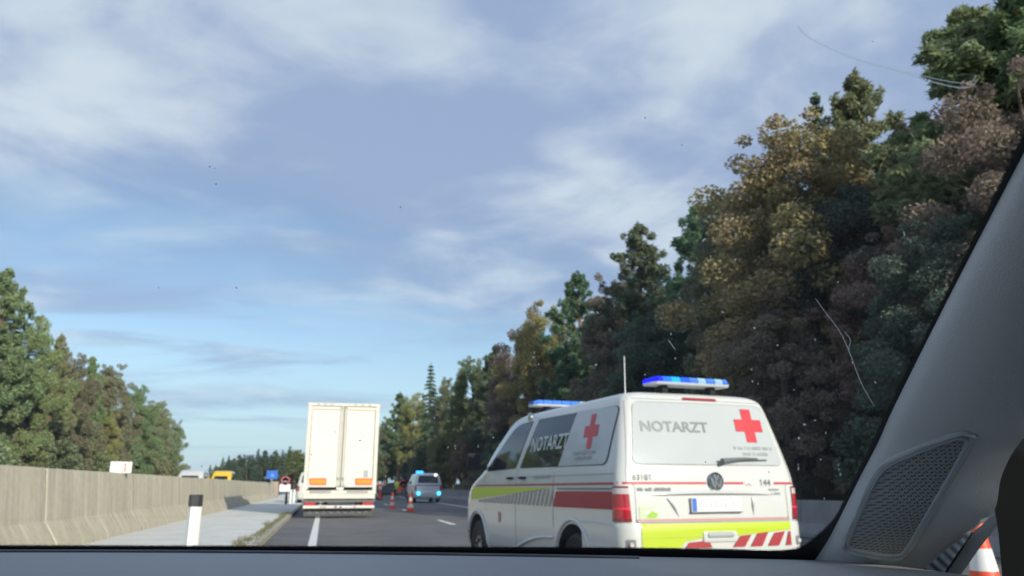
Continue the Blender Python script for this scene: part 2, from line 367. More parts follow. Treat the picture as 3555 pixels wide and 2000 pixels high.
def proto(kind, seed, H, n, leaf):
    rng = np.random.default_rng(seed); t = thing('shrub' if kind == 'shrub' else kind+'_tree', 'x', 'shrub' if kind == 'shrub' else 'tree', (0, 0, -500))
    C = []; Rr = []; limbs = []
    if kind == 'pine':
        z = H*.30
        while z < H*.98:
            u = (z-H*.30)/(H*.70); prof = (1-u)**.82*(.55+.45*min(1, u*3.5))
            for k in range(int(rng.integers(4, 7))):
                az = rng.uniform(0, 6.283); L = max(.16, H*.235*prof*rng.uniform(.5, 1.15)); rise = L*rng.uniform(.15, .65)
                limbs.append((z, az, L, rise, .014+.022*(1-u)))
                for w in rng.uniform(.28, 1.04, 4+int(5*prof)):          # upright shoots along the limb
                    sp = .30*L*(1.1-w); C.append((math.cos(az)*L*w+rng.normal()*(.06+sp*.5), math.sin(az)*L*w+rng.normal()*(.06+sp*.5), z+rise*w*w+rng.uniform(-.05, .22))); Rr.append(rng.uniform(.15, .30)*(.55+.55*(1-u)))
            z += H*.030*rng.uniform(.7, 1.3)
        for k in range(7): C.append((rng.normal()*.03, rng.normal()*.03, H*(.93+.011*k))); Rr.append(.16-.014*k)
        m = bark_pine; fl = 1.45; el = 3.4
    elif kind == 'spruce':
        z = H*.08
        while z < H*.985:
            u = z/H; Lm = H*.165*(1-u)**.9+.10
            for k in range(int(rng.integers(5, 8))):
                az = rng.uniform(0, 6.283); L = Lm*rng.uniform(.7, 1.12); dr = -L*.28
                limbs.append((z, az, L*.9, dr, .02*(1-u)+.006))
                for w in np.arange(.25, 1.01, .25):
                    C.append((math.cos(az)*L*w, math.sin(az)*L*w, z+dr*w*w)); Rr.append(.16+.30*(1-u)*(1.1-w*.5))
            z += H*.030
        C.append((0, 0, H)); Rr.append(.10); m = bark; fl = .55; el = 2.4
    else:
        base = .12 if kind == 'broadleaf' else .02; W = H*(.27 if kind == 'broadleaf' else .42)
        K = 150 if kind == 'broadleaf' else 50
        lobes = rng.uniform(-.22, .22, (6, 3))
        for k in range(K):
            d = rng.normal(size=3); d /= np.linalg.norm(d); rr = rng.uniform(.35, 1.0)**.45
            zc = H*(base+(1-base)*.5)+d[2]*rr*H*(1-base)*.46
            tz = (zc/H-base)/(1-base); wid = W*(math.sin(math.pi*min(max(tz, .03), .97)**.8)**.6)*(1+.3*math.sin(3*math.atan2(d[1], d[0])+seed)*.6)
            h = math.hypot(d[0], d[1])+1e-6
            C.append((d[0]/h*wid*rr*rng.uniform(.5, 1.08), d[1]/h*wid*rr*rng.uniform(.5, 1.08), zc+rng.normal()*.25)); Rr.append(rng.uniform(.35, .85)*H/(14 if kind == 'broadleaf' else 6))
            if k % 3 == 0 and zc > H*.2:
                az = math.atan2(C[-1][1], C[-1][0]); L = math.hypot(C[-1][0], C[-1][1]); limbs.append((max(.1*H, zc-L*.9), az, L, L*.9, .05*H/14))
        for k in range(10 if kind == 'broadleaf' else 0):        # ragged tips standing out of the crown
            a = rng.uniform(0, 6.28); q = rng.uniform(.1, .5)*W; C.append((math.cos(a)*q, math.sin(a)*q, H*rng.uniform(.93, 1.0))); Rr.append(.3*H/14)
        m = bark; fl = .85; el = 1.5
    Rr = np.array(Rr); wts = Rr**2; cnt = np.maximum(3, (n*wts/wts.sum())).astype(int)
    _, bend = trunk_obj(t, rng, H, .017*H+.03, limbs, m)
    Cb = np.array(C); Cb[:, 0] += bend[0]*(Cb[:, 2]/H)**2; Cb[:, 1] += bend[1]*(Cb[:, 2]/H)**2
    quads_obj('crown', leaf_cloud(rng, Cb, Rr, cnt, leaf, fl, .3, el), leafm, t)
    t['H'] = H
    return t
PRO = {('pine', 0): proto('pine', 11, 14, 56000, .070), ('pine', 1): proto('pine', 12, 14, 56000, .070), ('pine', 2): proto('pine', 16, 14, 50000, .072),
       ('spruce', 0): proto('spruce', 13, 14, 20000, .11), ('spruce', 1): proto('spruce', 14, 14, 18000, .11),
       ('broadleaf', 0): proto('broadleaf', 21, 12, 62000, .082), ('broadleaf', 1): proto('broadleaf', 22, 12, 62000, .082), ('broadleaf', 2): proto('broadleaf', 25, 12, 56000, .085),
       ('shrub', 0): proto('shrub', 31, 3.2, 7000, .085), ('shrub', 1): proto('shrub', 32, 3.2, 7000, .085)}
PH = {k: k_ for k, k_ in ((k, {'pine': 14, 'spruce': 14, 'broadleaf': 12, 'shrub': 3.2}[k[0]]) for k in PRO)}
trng = random.Random(5)
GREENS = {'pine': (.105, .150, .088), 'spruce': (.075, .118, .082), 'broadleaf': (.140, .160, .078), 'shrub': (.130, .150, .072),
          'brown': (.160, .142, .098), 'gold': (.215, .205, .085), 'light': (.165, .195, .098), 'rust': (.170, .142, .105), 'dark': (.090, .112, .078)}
def ground_z(x):
    pr = [(-60, -.2), (-30, .7), (-19, .5), (-17, .1), (-16.2, 0), (10.35, 0), (11.2, .02), (12.5, .35), (14.5, .9), (20, 1.4), (40, 1.8), (70, -.2)]
    if x <= pr[0][0] or x >= pr[-1][0]: return -.06
    for (a, b), (c, d) in zip(pr, pr[1:]):
        if a <= x <= c: return b+(d-b)*(x-a)/(c-a)
def plant(kind, v, x, y, ztop, color, label, group, wide=1.):
    z0 = ground_z(x) if abs(y) < 430 else -.06
    s = (ztop-z0)/PH[(kind, v)]
    j = [c*1.4*trng.uniform(.88, 1.14) for c in GREENS[color]]
    o = dup(PRO[(kind, v)], (x, y, z0-.05), trng.uniform(0, 6.28), label, group, (s*wide, s*wide, s), (*j, 1))
    return o
# right-hand forest edge: apex pixel, distance from the road axis
RIGHT = [
 ('pine', 0, 3326, 14, 16.5, 'light', 1.2, 'tall pine with an open airy crown, beside the rust-brown tree at the forest edge'),
 ('pine', 1, 3520, -40, 17.0, 'pine', 1.1, 'tallest pine, its tip cut off, behind the rust-brown broadleaf tree'),
 ('broadleaf', 1, 3520, 235, 14.3, 'rust', 1.15, 'rust-brown broadleaf tree rising above the grey windscreen pillar'),
 ('pine', 2, 2967, 228, 17.5, 'light', .8, 'slender light green pine between the open-crowned pine and the thin spruce'),
 ('spruce', 0, 2822, 324, 17.5, 'spruce', .75, 'thin pointed spruce just behind the golden autumn tree'),
 ('broadleaf', 0, 2735, 440, 14.6, 'gold', 1.2, 'big golden autumn tree rising over the ambulance light bar'),
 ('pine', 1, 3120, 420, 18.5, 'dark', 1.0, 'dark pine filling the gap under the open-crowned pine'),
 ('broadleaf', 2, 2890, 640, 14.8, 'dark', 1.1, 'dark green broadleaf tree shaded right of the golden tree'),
 ('broadleaf', 1, 2560, 660, 15.0, 'brown', .95, 'brownish broadleaf tree left of the golden tree'),
 ('pine', 0, 2408, 704, 16.0, 'pine', .9, 'green pine standing next to the brownish broadleaf tree'),
 ('pine', 2, 2208, 773, 15.5, 'pine', 1.0, 'bushy green pine over the ambulance front light bar'),
 ('broadleaf', 0, 2140, 960, 14.2, 'brown', .85, 'thin bare-twigged brown tree over the ambulance roof edge'),
 ('pine', 1, 2015, 938, 15.8, 'pine', .95, 'pine with dense green top beside the yellowing tree'),
 ('broadleaf', 2, 1880, 1055, 15.0, 'gold', .85, 'yellowing broadleaf tree on the forest edge above the ambulance bonnet'),
 ('broadleaf', 1, 1794, 1145, 15.0, 'brown', .9, 'brown leafed tree next after the yellowing one'),
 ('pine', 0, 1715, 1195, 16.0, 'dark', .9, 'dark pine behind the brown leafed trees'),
 ('broadleaf', 0, 1642, 1242, 15.0, 'broadleaf', .9, 'olive broadleaf tree near the lone pointed spruce'),
 ('broadleaf', 1, 1570, 1310, 14.5, 'brown', .9, 'russet tree between the olive tree and the pointed spruce'),
 ('spruce', 1, 1495, 1263, 15.5, 'spruce', 1.0, 'lone pointed spruce standing out of the treetops near the police van'),
 ('broadleaf', 2, 1440, 1365, 14.5, 'gold', .8, 'small golden tree just below the lone pointed spruce'),
 ('pine', 2, 1394, 1360, 15.5, 'pine', .9, 'grey green pine at the far end of the forest edge'),
 ('broadleaf', 0, 1345, 1463, 15, 'broadleaf', .9, 'last rounded tree of the forest edge beside the truck'),
]
for kind, v, px, py, X, colr, wide, lab in RIGHT:
    p = onX(px, py, X); plant(kind, v, p.x, p.y, p.z, colr, lab, 'trees along the right forest edge', wide*(1.3 if kind == 'pine' else 1))
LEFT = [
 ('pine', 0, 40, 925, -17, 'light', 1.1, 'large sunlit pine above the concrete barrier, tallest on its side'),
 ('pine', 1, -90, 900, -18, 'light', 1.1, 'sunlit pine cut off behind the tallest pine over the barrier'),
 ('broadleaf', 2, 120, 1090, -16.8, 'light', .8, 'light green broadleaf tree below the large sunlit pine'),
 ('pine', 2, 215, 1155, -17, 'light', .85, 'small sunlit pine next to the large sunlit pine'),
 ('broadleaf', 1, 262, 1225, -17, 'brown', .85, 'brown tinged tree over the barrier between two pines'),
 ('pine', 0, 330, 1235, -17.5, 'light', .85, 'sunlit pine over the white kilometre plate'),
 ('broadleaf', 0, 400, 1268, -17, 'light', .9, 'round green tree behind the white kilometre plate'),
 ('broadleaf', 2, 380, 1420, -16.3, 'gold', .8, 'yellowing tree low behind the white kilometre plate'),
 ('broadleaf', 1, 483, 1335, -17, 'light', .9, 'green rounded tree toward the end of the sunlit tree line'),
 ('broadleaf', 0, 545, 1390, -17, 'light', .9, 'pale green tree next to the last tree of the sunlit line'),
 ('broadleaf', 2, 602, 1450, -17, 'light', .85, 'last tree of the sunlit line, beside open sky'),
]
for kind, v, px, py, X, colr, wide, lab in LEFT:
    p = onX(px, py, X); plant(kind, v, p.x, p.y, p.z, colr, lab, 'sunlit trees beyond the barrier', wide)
# inner rows, shrubs
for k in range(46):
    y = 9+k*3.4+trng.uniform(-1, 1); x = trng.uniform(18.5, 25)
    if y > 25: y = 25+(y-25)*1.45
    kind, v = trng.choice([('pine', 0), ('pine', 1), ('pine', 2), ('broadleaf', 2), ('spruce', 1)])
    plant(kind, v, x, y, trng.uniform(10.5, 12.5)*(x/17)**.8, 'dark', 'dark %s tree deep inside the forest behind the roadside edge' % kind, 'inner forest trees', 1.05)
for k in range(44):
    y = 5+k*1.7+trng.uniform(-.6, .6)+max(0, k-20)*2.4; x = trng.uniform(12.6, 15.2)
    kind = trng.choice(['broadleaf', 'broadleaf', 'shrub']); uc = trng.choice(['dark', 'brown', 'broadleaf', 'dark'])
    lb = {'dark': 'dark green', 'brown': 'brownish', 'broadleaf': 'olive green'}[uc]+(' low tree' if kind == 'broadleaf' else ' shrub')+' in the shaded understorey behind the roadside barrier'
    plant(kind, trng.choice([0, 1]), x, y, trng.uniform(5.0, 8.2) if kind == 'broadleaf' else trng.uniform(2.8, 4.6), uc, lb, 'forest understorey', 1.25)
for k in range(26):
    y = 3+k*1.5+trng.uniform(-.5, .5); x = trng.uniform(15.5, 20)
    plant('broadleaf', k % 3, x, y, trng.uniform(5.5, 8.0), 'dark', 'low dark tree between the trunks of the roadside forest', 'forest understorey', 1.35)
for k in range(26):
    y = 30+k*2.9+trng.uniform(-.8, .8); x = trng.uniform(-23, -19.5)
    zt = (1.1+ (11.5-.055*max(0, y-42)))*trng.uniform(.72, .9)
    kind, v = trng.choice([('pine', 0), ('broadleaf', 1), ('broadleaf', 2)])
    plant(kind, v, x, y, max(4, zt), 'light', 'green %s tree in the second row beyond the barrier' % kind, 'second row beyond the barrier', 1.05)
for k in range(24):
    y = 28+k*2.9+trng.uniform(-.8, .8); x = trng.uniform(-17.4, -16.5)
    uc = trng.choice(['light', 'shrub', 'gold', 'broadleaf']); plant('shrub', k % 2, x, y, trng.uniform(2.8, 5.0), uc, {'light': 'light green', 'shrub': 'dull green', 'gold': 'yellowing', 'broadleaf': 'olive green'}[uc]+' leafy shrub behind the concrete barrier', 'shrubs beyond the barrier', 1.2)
for k in range(44):
    px = 700+k*15+trng.uniform(-6, 6); py = 1628-55*min(1, (px-690)/170)+trng.uniform(-12, 14)
    if k in (5, 13, 20): py -= 16
    Y = trng.uniform(225, 300); p = onY(px, py, Y)
    kind, v = ('spruce', k % 2) if k in (5, 13, 20) or trng.random() < .3 else trng.choice([('pine', 0), ('pine', 1), ('broadleaf', 0)])
    plant(kind, v, p.x, p.y, p.z, trng.choice(['pine', 'spruce', 'pine', 'broadleaf']), 'dark green %s tree of the distant wood across the road' % kind, 'distant wood', 1.5)
for o in [q for p in PRO.values() for q in (list(p.children)+[p])]: bpy.data.objects.remove(o)

# verge grass: short tufts along the kerb
rng = np.random.default_rng(4); V = []
for k in range(260):
    y = rng.uniform(6, 31); w = .10+.22*max(0, math.sin(y*.9)+.3)*rng.random(); x = KX-.14-w*rng.random()
    nb = 14
    for q in range(nb):
        p = np.array((x+rng.normal()*.04, y+rng.normal()*.06, VZ-.01)); a = rng.uniform(0, 6.28); h = rng.uniform(.03, .09); d = np.array((math.cos(a), math.sin(a), 0))
        s = np.array((-d[1], d[0], 0))*.005; tip = p+d*h*.5+np.array((0, 0, h)); V += [p-s, p+s, tip+s*.3, tip-s*.3]
go = quads_obj('grass', np.array(V), leafm, None); go.color = (.20, .19, .085, 1); stuff(tag(go, 'sparse dry grass tufts growing along the kerb edge', 'grass'))

# ================================================================== VANS
VANLV = [  # z, half width, rear y, front y, rear corner radius, front corner radius
 (.30, .87, .08, 4.68, .12, .40), (.36, .915, .02, 4.78, .12, .42), (.45, .940, .0, 4.84, .12, .45), (.60, .948, -.005, 4.87, .12, .48),
 (.74, .951, -.005, 4.87, .12, .50), (.82, .952, .0, 4.86, .11, .50), (.92, .952, .0, 4.84, .10, .50), (1.02, .951, .005, 4.77, .095, .48),
 (1.10, .947, .010, 4.64, .09, .46), (1.17, .940, .015, 4.44, .09, .42), (1.23, .930, .022, 4.22, .09, .36), (1.29, .916, .032, 4.06, .09, .32),
 (1.38, .897, .050, 3.95, .09, .30), (1.50, .872, .078, 3.79, .09, .28), (1.62, .845, .108, 3.61, .09, .27), (1.74, .816, .138, 3.42, .09, .26),
 (1.82, .796, .158, 3.28, .09, .25), (1.87, .778, .175, 3.18, .09, .25), (1.905, .752, .195, 3.08, .10, .25), (1.932, .712, .230, 2.97, .12, .25),
 (1.950, .655, .285, 2.83, .14, .25), (1.963, .560, .380, 2.62, .16, .25), (1.970, .40, .55, 2.35, .16, .2)]
def van_outline(w, r, F, cr, cf):
    pts = []
    for i in range(26): pts.append((-w, (F-cf)+((r+cr)-(F-cf))*i/26))
    for i in range(7): a = math.pi/2*i/7; pts.append((-w+cr-cr*math.cos(a), r+cr-cr*math.sin(a)))
    for i in range(17): pts.append((-w+cr+(2*w-2*cr)*i/16, r))
    for i in range(1, 8): a = math.pi/2*i/7; pts.append((w-cr+cr*math.sin(a), r+cr-cr*math.cos(a)))
    for i in range(1, 27): pts.append((w, (r+cr)+((F-cf)-(r+cr))*i/26))
    for i in range(1, 8): a = math.pi/2*i/7; pts.append((w-cf+cf*math.cos(a), F-cf+cf*math.sin(a)))
    for i in range(1, 10): pts.append((w-cf-(2*w-2*cf)*i/10, F))
    for i in range(7): a = math.pi/2*i/7; pts.append((-w+cf-cf*math.sin(a), F-cf+cf*math.cos(a)))
    out = []
    for x, y in pts:
        y2 = y+(.035*(x/w)**2 if y < r+.3 else 0)                    # rear face bowed in plan
        x2 = x*(1-.035*max(0, (y-2.2)/2.6)**2)                       # nose drawn in
        out.append((x2, y2))
    return out
def apply_bool(o, cutter):
    md = o.modifiers.new('cut', 'BOOLEAN'); md.operation = 'DIFFERENCE'; md.solver = 'EXACT'; md.object = cutter
    dg = bpy.context.evaluated_depsgraph_get(); dg.update()
    me = bpy.data.meshes.new_from_object(o.evaluated_get(dg)); o.modifiers.clear(); old = o.data; o.data = me; bpy.data.meshes.remove(old)
    cm = cutter.data; bpy.data.objects.remove(cutter); bpy.data.meshes.remove(cm)
rubber = mat('rubber', (.018, .018, .019), .75); liner = mat('wheel_arch', (.012, .012, .013), .9)
rimm = mat('rim', (.42, .43, .44), .35, metal=.9); darkglass = mat('dark_glass', (.012, .016, .018), .04, spec=.6)
blackp = mat('black_plastic', (.022, .023, .025), .85, spec=.15); chrome = mat('chrome', (.42, .44, .45), .25, metal=1.)
AX = (.98, 3.98)
class Van:
    def __init__(s, name, label, cat, loc, rz, paint, group=None, wheel=True):
        s.root = thing(name, label, cat, loc, rz, group)
        b = MB(); b.rings([[(x, y, z) for x, y in van_outline(w, r, F, cr, cf)] for z, w, r, F, cr, cf in VANLV])
        s.body = b.obj('body', paint, s.root)
        c = MB()
        for sx in (-1, 1):
            for ay in AX: c.lathe([(.395, sx*.62), (.395, sx*1.1)], 32, 'x', (0, ay, .36))
        co = c.obj('cutter', liner)
        mi = s.body.matrix_world; s.root.location = (0, 0, 0); s.root.rotation_euler = (0, 0, 0)
        apply_bool(s.body, co); me = s.body.data
        me.materials.clear(); me.materials.append(paint); me.materials.append(liner)
        for p in me.polygons:
            ce = p.center; inside = any((ce.y-a)**2+(ce.z-.36)**2 < .392**2 for a in AX) and abs(ce.x) < .93 or any(abs(math.hypot(ce.y-a, ce.z-.36)-.395) < .012 and abs(p.normal.x) < .5 for a in AX)
            p.material_index = 1 if inside and ce.z > .31 else 0
        me.polygons.foreach_set('use_smooth', [True]*len(me.polygons)); me.set_sharp_from_angle(angle=R(32))
        bm = bmesh.new(); bm.from_mesh(me); s.bvh = BVHTree.FromBMesh(bm); bm.free()
        s.extra = []
        s.root.location = loc; s.root.rotation_euler = (0, 0, rz)
        if wheel:
            for sx in (-1, 1):
                for ay in AX: s.wheel(sx, ay)
    def wheel(s, sx, ay, R0=.335):
        x = sx*.93; t = MB().lathe([(.21, x-sx*.03), (R0-.04, x-sx*.005), (R0-.012, x-sx*.02), (R0, x-sx*.05), (R0, x-sx*.19), (R0-.02, x-sx*.22), (.21, x-sx*.21)], 36, 'x', (0, ay, R0))
        w = t.obj('wheel', rubber, s.root, smooth=40)
        rb = MB().lathe([(.212, x-sx*.03), (.20, x-sx*.045), (.17, x-sx*.06), (.06, x-sx*.03), (.02, x-sx*.025)], 28, 'x', (0, ay, R0))
        for k in range(10):
            a = 2*math.pi*k/10; rb.lathe([(.022, x-sx*.05), (.022, x-sx*.02)], 8, 'x', (0, ay+.125*math.cos(a), R0+.125*math.sin(a)))
        rb.obj('rim', rimm, w, smooth=35)
    def cast(s, view, u, v):
        """view 'l' left side (u=y,v=z), 'r' rear (u=x,v=z), 'f' front (u=x,v=z)"""
        o, d = {'l': (Vector((-3, u, v)), Vector((1, 0, 0))), 'R': (Vector((3, u, v)), Vector((-1, 0, 0))), 'r': (Vector((u, -3, v)), Vector((0, 1, 0))), 'f': (Vector((u, 9, v)), Vector((0, -1, 0)))}[view]
        best = None
        for t in [s.bvh]+s.extra:
            h = t.ray_cast(o, d)
            if h[0] is not None and (best is None or h[3] < best): best = h[3]; n = h[1]
        if best is None: best = {'l': 2.1, 'R': 2.1, 'r': 3.1, 'f': 4.5}[view]
        return o, d, best
    def lay(s, view, vs, off):
        out = []
        for u, v in vs:
            o, d, t = s.cast(view, u, v); out.append(o+d*(t-off))
        return out
    def patch(s, view, poly, m, name, off=.004, r=0., step=.06, parent=None, thick=True, smooth=60):
        pl = roundpoly(poly, r) if r else poly
        vs, fs = ringfill(pl, step); P = s.lay(view, vs, off); b = MB(); b.add(P, fs)
        o = b.obj(name, m, parent or s.root, smooth=smooth); return o
    def text(s, view, body, u0, v0, wdt, hgt, m, name, off=.008, flip=False, bold=.0, shear=0., parent=None):
        V, F = text_mesh(body, bold=bold)
        vs = [((u0-(p[0]*wdt+p[1]*shear)) if flip else (u0+p[0]*wdt+p[1]*shear), v0+p[1]*hgt) for p in V]
        b = MB(); b.add(s.lay(view, vs, off), F); return b.obj(name, m, parent or s.root)
    def digits(s, body, u0, v0, cell, wd, hgt, m, name, off, bold):
        b = MB()
        for i, ch in enumerate(body):          # lining figures: every digit as tall as the next
            V, F = text_mesh(ch, bold=bold); k = wd
            if ch == '1': V, F = [(.42, 0), (.62, 0), (.62, 1), (.42, 1), (.20, .80), (.20, .68), (.42, .80)], [(0, 1, 2, 3), (3, 4, 5, 6)]
            b.add(s.lay('r', [(u0+i*cell+(wd-k)/2+p[0]*k, v0+p[1]*hgt) for p in V], off), F)
        return b.obj(name, m, s.root)
    def strip(s, view, pts, w, m, name, off=.003, parent=None):
        """thin line (a panel gap) along a polyline"""
        q = []
        for i in range(len(pts)-1):
            a, b = Vector(pts[i]), Vector(pts[i+1]); k = max(1, int((b-a).length/.05)); q += [a.lerp(b, j/k) for j in range(k)]
        q.append(Vector(pts[-1])); L = []; Rr = []
        for i, p in enumerate(q):
            d = (q[min(i+1, len(q)-1)]-q[max(i-1, 0)]).normalized(); n = Vector((-d.y, d.x))*w/2; L.append(p+n); Rr.append(p-n)
        P = s.lay(view, [tuple(x) for x in L], off); Q = s.lay(view, [tuple(x) for x in Rr], off)
        b = MB(); b.rings([P, Q], closed=False, cap=False); return b.obj(name, m, parent or s.root)
    def bumper(s, paint, z0=.36, z1=.80, out=.035):
        rr = []; zs = [z0, z0+.03, (z0+z1)/2, z1-.05, z1-.012, z1]
        def lv(z):
            for a, b in zip(VANLV, VANLV[1:]):
                if a[0] <= z <= b[0]: t = (z-a[0])/(b[0]-a[0]); return [p+(q-p)*t for p, q in zip(a, b)]
        for i, z in enumerate(zs):
            _, w, r, F, cr, cf = lv(z); e = out*(.55, .9, 1, 1, .8, .25)[i]
            ol = van_outline(w+e*.25, r-e, F, cr+.03, cf); n = 26
            rr.append([(x, y, z) for x, y in ol[n-4:n+7+17+7+4]])
        b = MB(); b.rings(rr, closed=False, cap=False)
        top = rr[-1]; b.add([p for p in top]+[(p[0]*.93, p[1]+.08, p[2]) for p in top], [(i, i+1, len(top)+i+1, len(top)+i) for i in range(len(top)-1)])
        o = b.obj('bumper', paint, s.root, smooth=40); bm = bmesh.new(); bm.from_mesh(o.data); s.extra.append(BVHTree.FromBMesh(bm)); bm.free(); return o

def light_bar(van, y, z, half, lit, name='light_bar'):
    blue = mat('blue_lens', (.05, .20, .75), .12, spec=.6, coat=.6); pale = mat('pale_lens', (.55, .70, .85), .15)
    base = MB(); pr = [(-.12, 0), (-.135, .02), (.135, .02), (.12, 0)]
    rr = []
    for x in (-half, -half*.93, half*.93, half):
        k = .6 if abs(x) == half else 1.; rr.append([(x, y+p*k, z+.045+q) for p, q in pr])
    base.rings(rr); bo = base.obj(name, mat('bar_base', (.62, .64, .66), .4), van.root)
    for sx in (-.62, .62): MB().box(sx*half-.03, sx*half+.03, y-.05, y+.05, z-.09, z+.047, .008).obj('bracket', blackp, bo)
    N = 9
    for k in range(N):
        a = -half+2*half*k/N+.004; b = -half+2*half*(k+1)/N-.004; e0 = .72 if k == 0 else 1; e1 = .72 if k == N-1 else 1
        pr2 = [(-.13, .066), (-.135, .09), (-.11, .118), (.11, .118), (.135, .09), (.13, .066)]
        L = MB(); L.rings([[(a, y+p*e0, z+.066+(q-.066)*e0) for p, q in pr2], [((a+b)/2, y+p, z+q) for p, q in pr2], [(b, y+p*e1, z+.066+(q-.066)*e1) for p, q in pr2]])
        st = lit.get(k)
        m = blue if st is None else mat('lit_blue_%d' % k, (.0, .01, .06), .5, emit=st[:3], estr=st[3])
        if st is None and k in (5, 7): m = mat('mid_lens', (.30, .48, .72), .2)
        L.obj('lens', m, bo, smooth=30)
    return bo

white = mat('white_paint', (.57, .58, .56), .22, spec=.5, coat=.5, var=.02, vscale=2.)
foil = mat('window_foil', (.45, .48, .485), .14, spec=.6, coat=.6, var=.03, vscale=1.5)
redf = mat('red_film', (.34, .022, .032), .5); redl = mat('red_line', (.48, .035, .045), .4)
yelf = mat('fluorescent_yellow_film', (.42, .54, .006), .45)
yelside = mat('yellow_side_film', (.46, .56, .04), .5)
pinkf = mat('faded_red_line', (.46, .24, .23), .4); greytxt = mat('grey_lettering', (.15, .175, .185), .4); greylight = mat('pale_grey_lettering', (.30, .33, .33), .45)
whitef = mat('white_film', (.82, .83, .82), .4); seam = mat('panel_gap', (.10, .10, .10), .8); seamw = mat('soft_gap', (.34, .35, .35), .7)
lens_red = mat('red_lens', (.36, .008, .016), .08, spec=.7, coat=.8); lens_dark = mat('dark_red_lens', (.20, .02, .028), .1, coat=.6); lens_white = mat('clear_lens', (.52, .46, .46), .15, coat=.5)
lens_hot = mat('bright_red_lens', (.85, .04, .08), .15, coat=.6)

A = Van('ambulance', 'white emergency doctor ambulance van with red cross, yellow bumper band and blue light bars', 'ambulance', (3.395, 6.30, 0), R(6.87), white)
A.bumper(white)
# ---- rear window and tailgate
win = A.patch('r', [(-.80, 1.29), (.80, 1.29), (.70, 1.845), (-.70, 1.845)], foil, 'rear_window', .006, .07, .05); win['label'] = 'rear window covered in pale grey film with lettering and cross'
A.strip('r', roundpoly([(-.805, 1.284), (.805, 1.284), (.705, 1.851), (-.705, 1.851)], .07)+[(-.735, 1.284)], .006, seamw, 'window_seal', .0035)
A.patch('r', [(-.17, 1.878), (.20, 1.878), (.20, 1.903), (-.17, 1.903)], mat('brake_lens', (.30, .03, .04), .2), 'brake_light', .012, .01)
A.text('r', 'NOTARZT', -.665, 1.575, .700, .098, greytxt, 'lettering', .010, bold=.026, parent=win)
cx0, cz0, a0, b0 = .505, 1.655, .058, .158
cross = [(-a0, -b0), (a0, -b0), (a0, -a0), (b0, -a0), (b0, a0), (a0, a0), (a0, b0), (-a0, b0), (-a0, a0), (-b0, a0), (-b0, -a0), (-a0, -a0)]
redx = mat('red_cross_film', (.52, .022, .035), .45)
cb = MB()
for q in ([(-a0, -b0), (a0, -b0), (a0, b0), (-a0, b0)], [(a0, -a0), (b0, -a0), (b0, a0), (a0, a0)], [(-b0, -a0), (-a0, -a0), (-a0, a0), (-b0, a0)]):
    vs, fs = ringfill([(cx0+p[0], cz0+p[1]) for p in q], .05); cb.add(A.lay('r', vs, .011), fs)
cb.obj('red_cross', redx, win)
def smear(view, u0, u1, v, h, m, seed, name='lettering', par=None, off=.009):
    """print too blurred to read: a row of small uneven strokes"""
    rg = random.Random(seed); b = MB(); u = u0; sg = 1 if u1 > u0 else -1
    while (u1-u)*sg > .006:
        w = rg.uniform(.012, .024); k = rg.uniform(.72, 1.0)
        if rg.random() > .12: b.add(A.lay(view, [(u, v), (u+sg*w*.8, v), (u+sg*w*.8, v+h*k), (u, v+h*k)], off), [(0, 1, 2, 3)])
        u += sg*w
    return b.obj(name, m, par or A.root)
smear('r', .275, .725, 1.428, .032, greylight, 1, par=win); smear('r', .345, .655, 1.374, .032, greylight, 2, par=win)
# wiper
wp = MB(); wp.tube([(.08, -.025, 1.315), (.16, -.02, 1.328), (.34, .005, 1.342), (.50, .02, 1.345)], [.030, .020, .014, .007], 8); wp.tube([(.28, .015, 1.327), (.62, .045, 1.335)], .008, 6)
wp.obj('wiper', mat('wiper_plastic', (.13, .14, .145), .5), A.root, smooth=40)
# tailgate gaps
A.strip('r', [(-.795, .80), (-.797, 1.108), (-.872, 1.128), (-.866, 1.22), (-.765, 1.85), (-.735, 1.878), (.735, 1.878), (.765, 1.85), (.866, 1.22), (.872, 1.128), (.797, 1.108), (.795, .80)], .007, seamw, 'tailgate_gap', .003)
A.strip('r', [(-.79, .802), (.79, .802)], .012, seamw, 'tailgate_gap', .006)
# red line, number, emblem
for u0, u1 in ((-.935, -.085), (.105, .315), (.665, .935)):
    A.patch('r', [(u0, 1.117), (u1, 1.117), (u1, 1.136), (u0, 1.136)], redl, 'red_line', .0045, step=.04)
A.digits('03181', -.812, 1.152, .039, .030, .052, greytxt, 'number', .014, .012)
A.digits('144', .500, 1.105, .044, .036, .055, greytxt, 'emergency_number', .010, .012)
b = MB(); rr = []
for k in range(13): a = math.pi*k/12; rr.append((.375+.045*math.cos(a), 1.118+.034*math.sin(a)))
vs, fs = ringfill(rr+[(.345, 1.105), (.405, 1.105)][::-1], .03); b.add(A.lay('r', vs, .006), fs); b.obj('telephone_symbol', mat('very_pale_grey', (.58, .60, .59), .4), A.root)
smear('r', -.775, -.445, 1.060, .030, greytxt, 5, 'badge', off=.007); smear('r', .60, .72, 1.060, .022, greylight, 6, 'badge', off=.008); smear('r', .56, .72, 1.025, .022, greylight, 8, 'badge', off=.008)
em = MB().lathe([(.080, -.010), (.083, -.022), (.076, -.030), (.068, -.024), (.064, -.018), (.0, -.018)], 32, 'y', (.012, .02, 1.140)); em.obj('emblem', chrome, A.root, smooth=30)
emb = [o for o in A.root.children if o.name.startswith('emblem')][0]
eb = MB().lathe([(.064, -.0195), (.0, -.0195)], 28, 'y', (.012, .02, 1.140)); eb.obj('emblem_field', mat('emblem_blue', (.20, .24, .27), .3), emb)
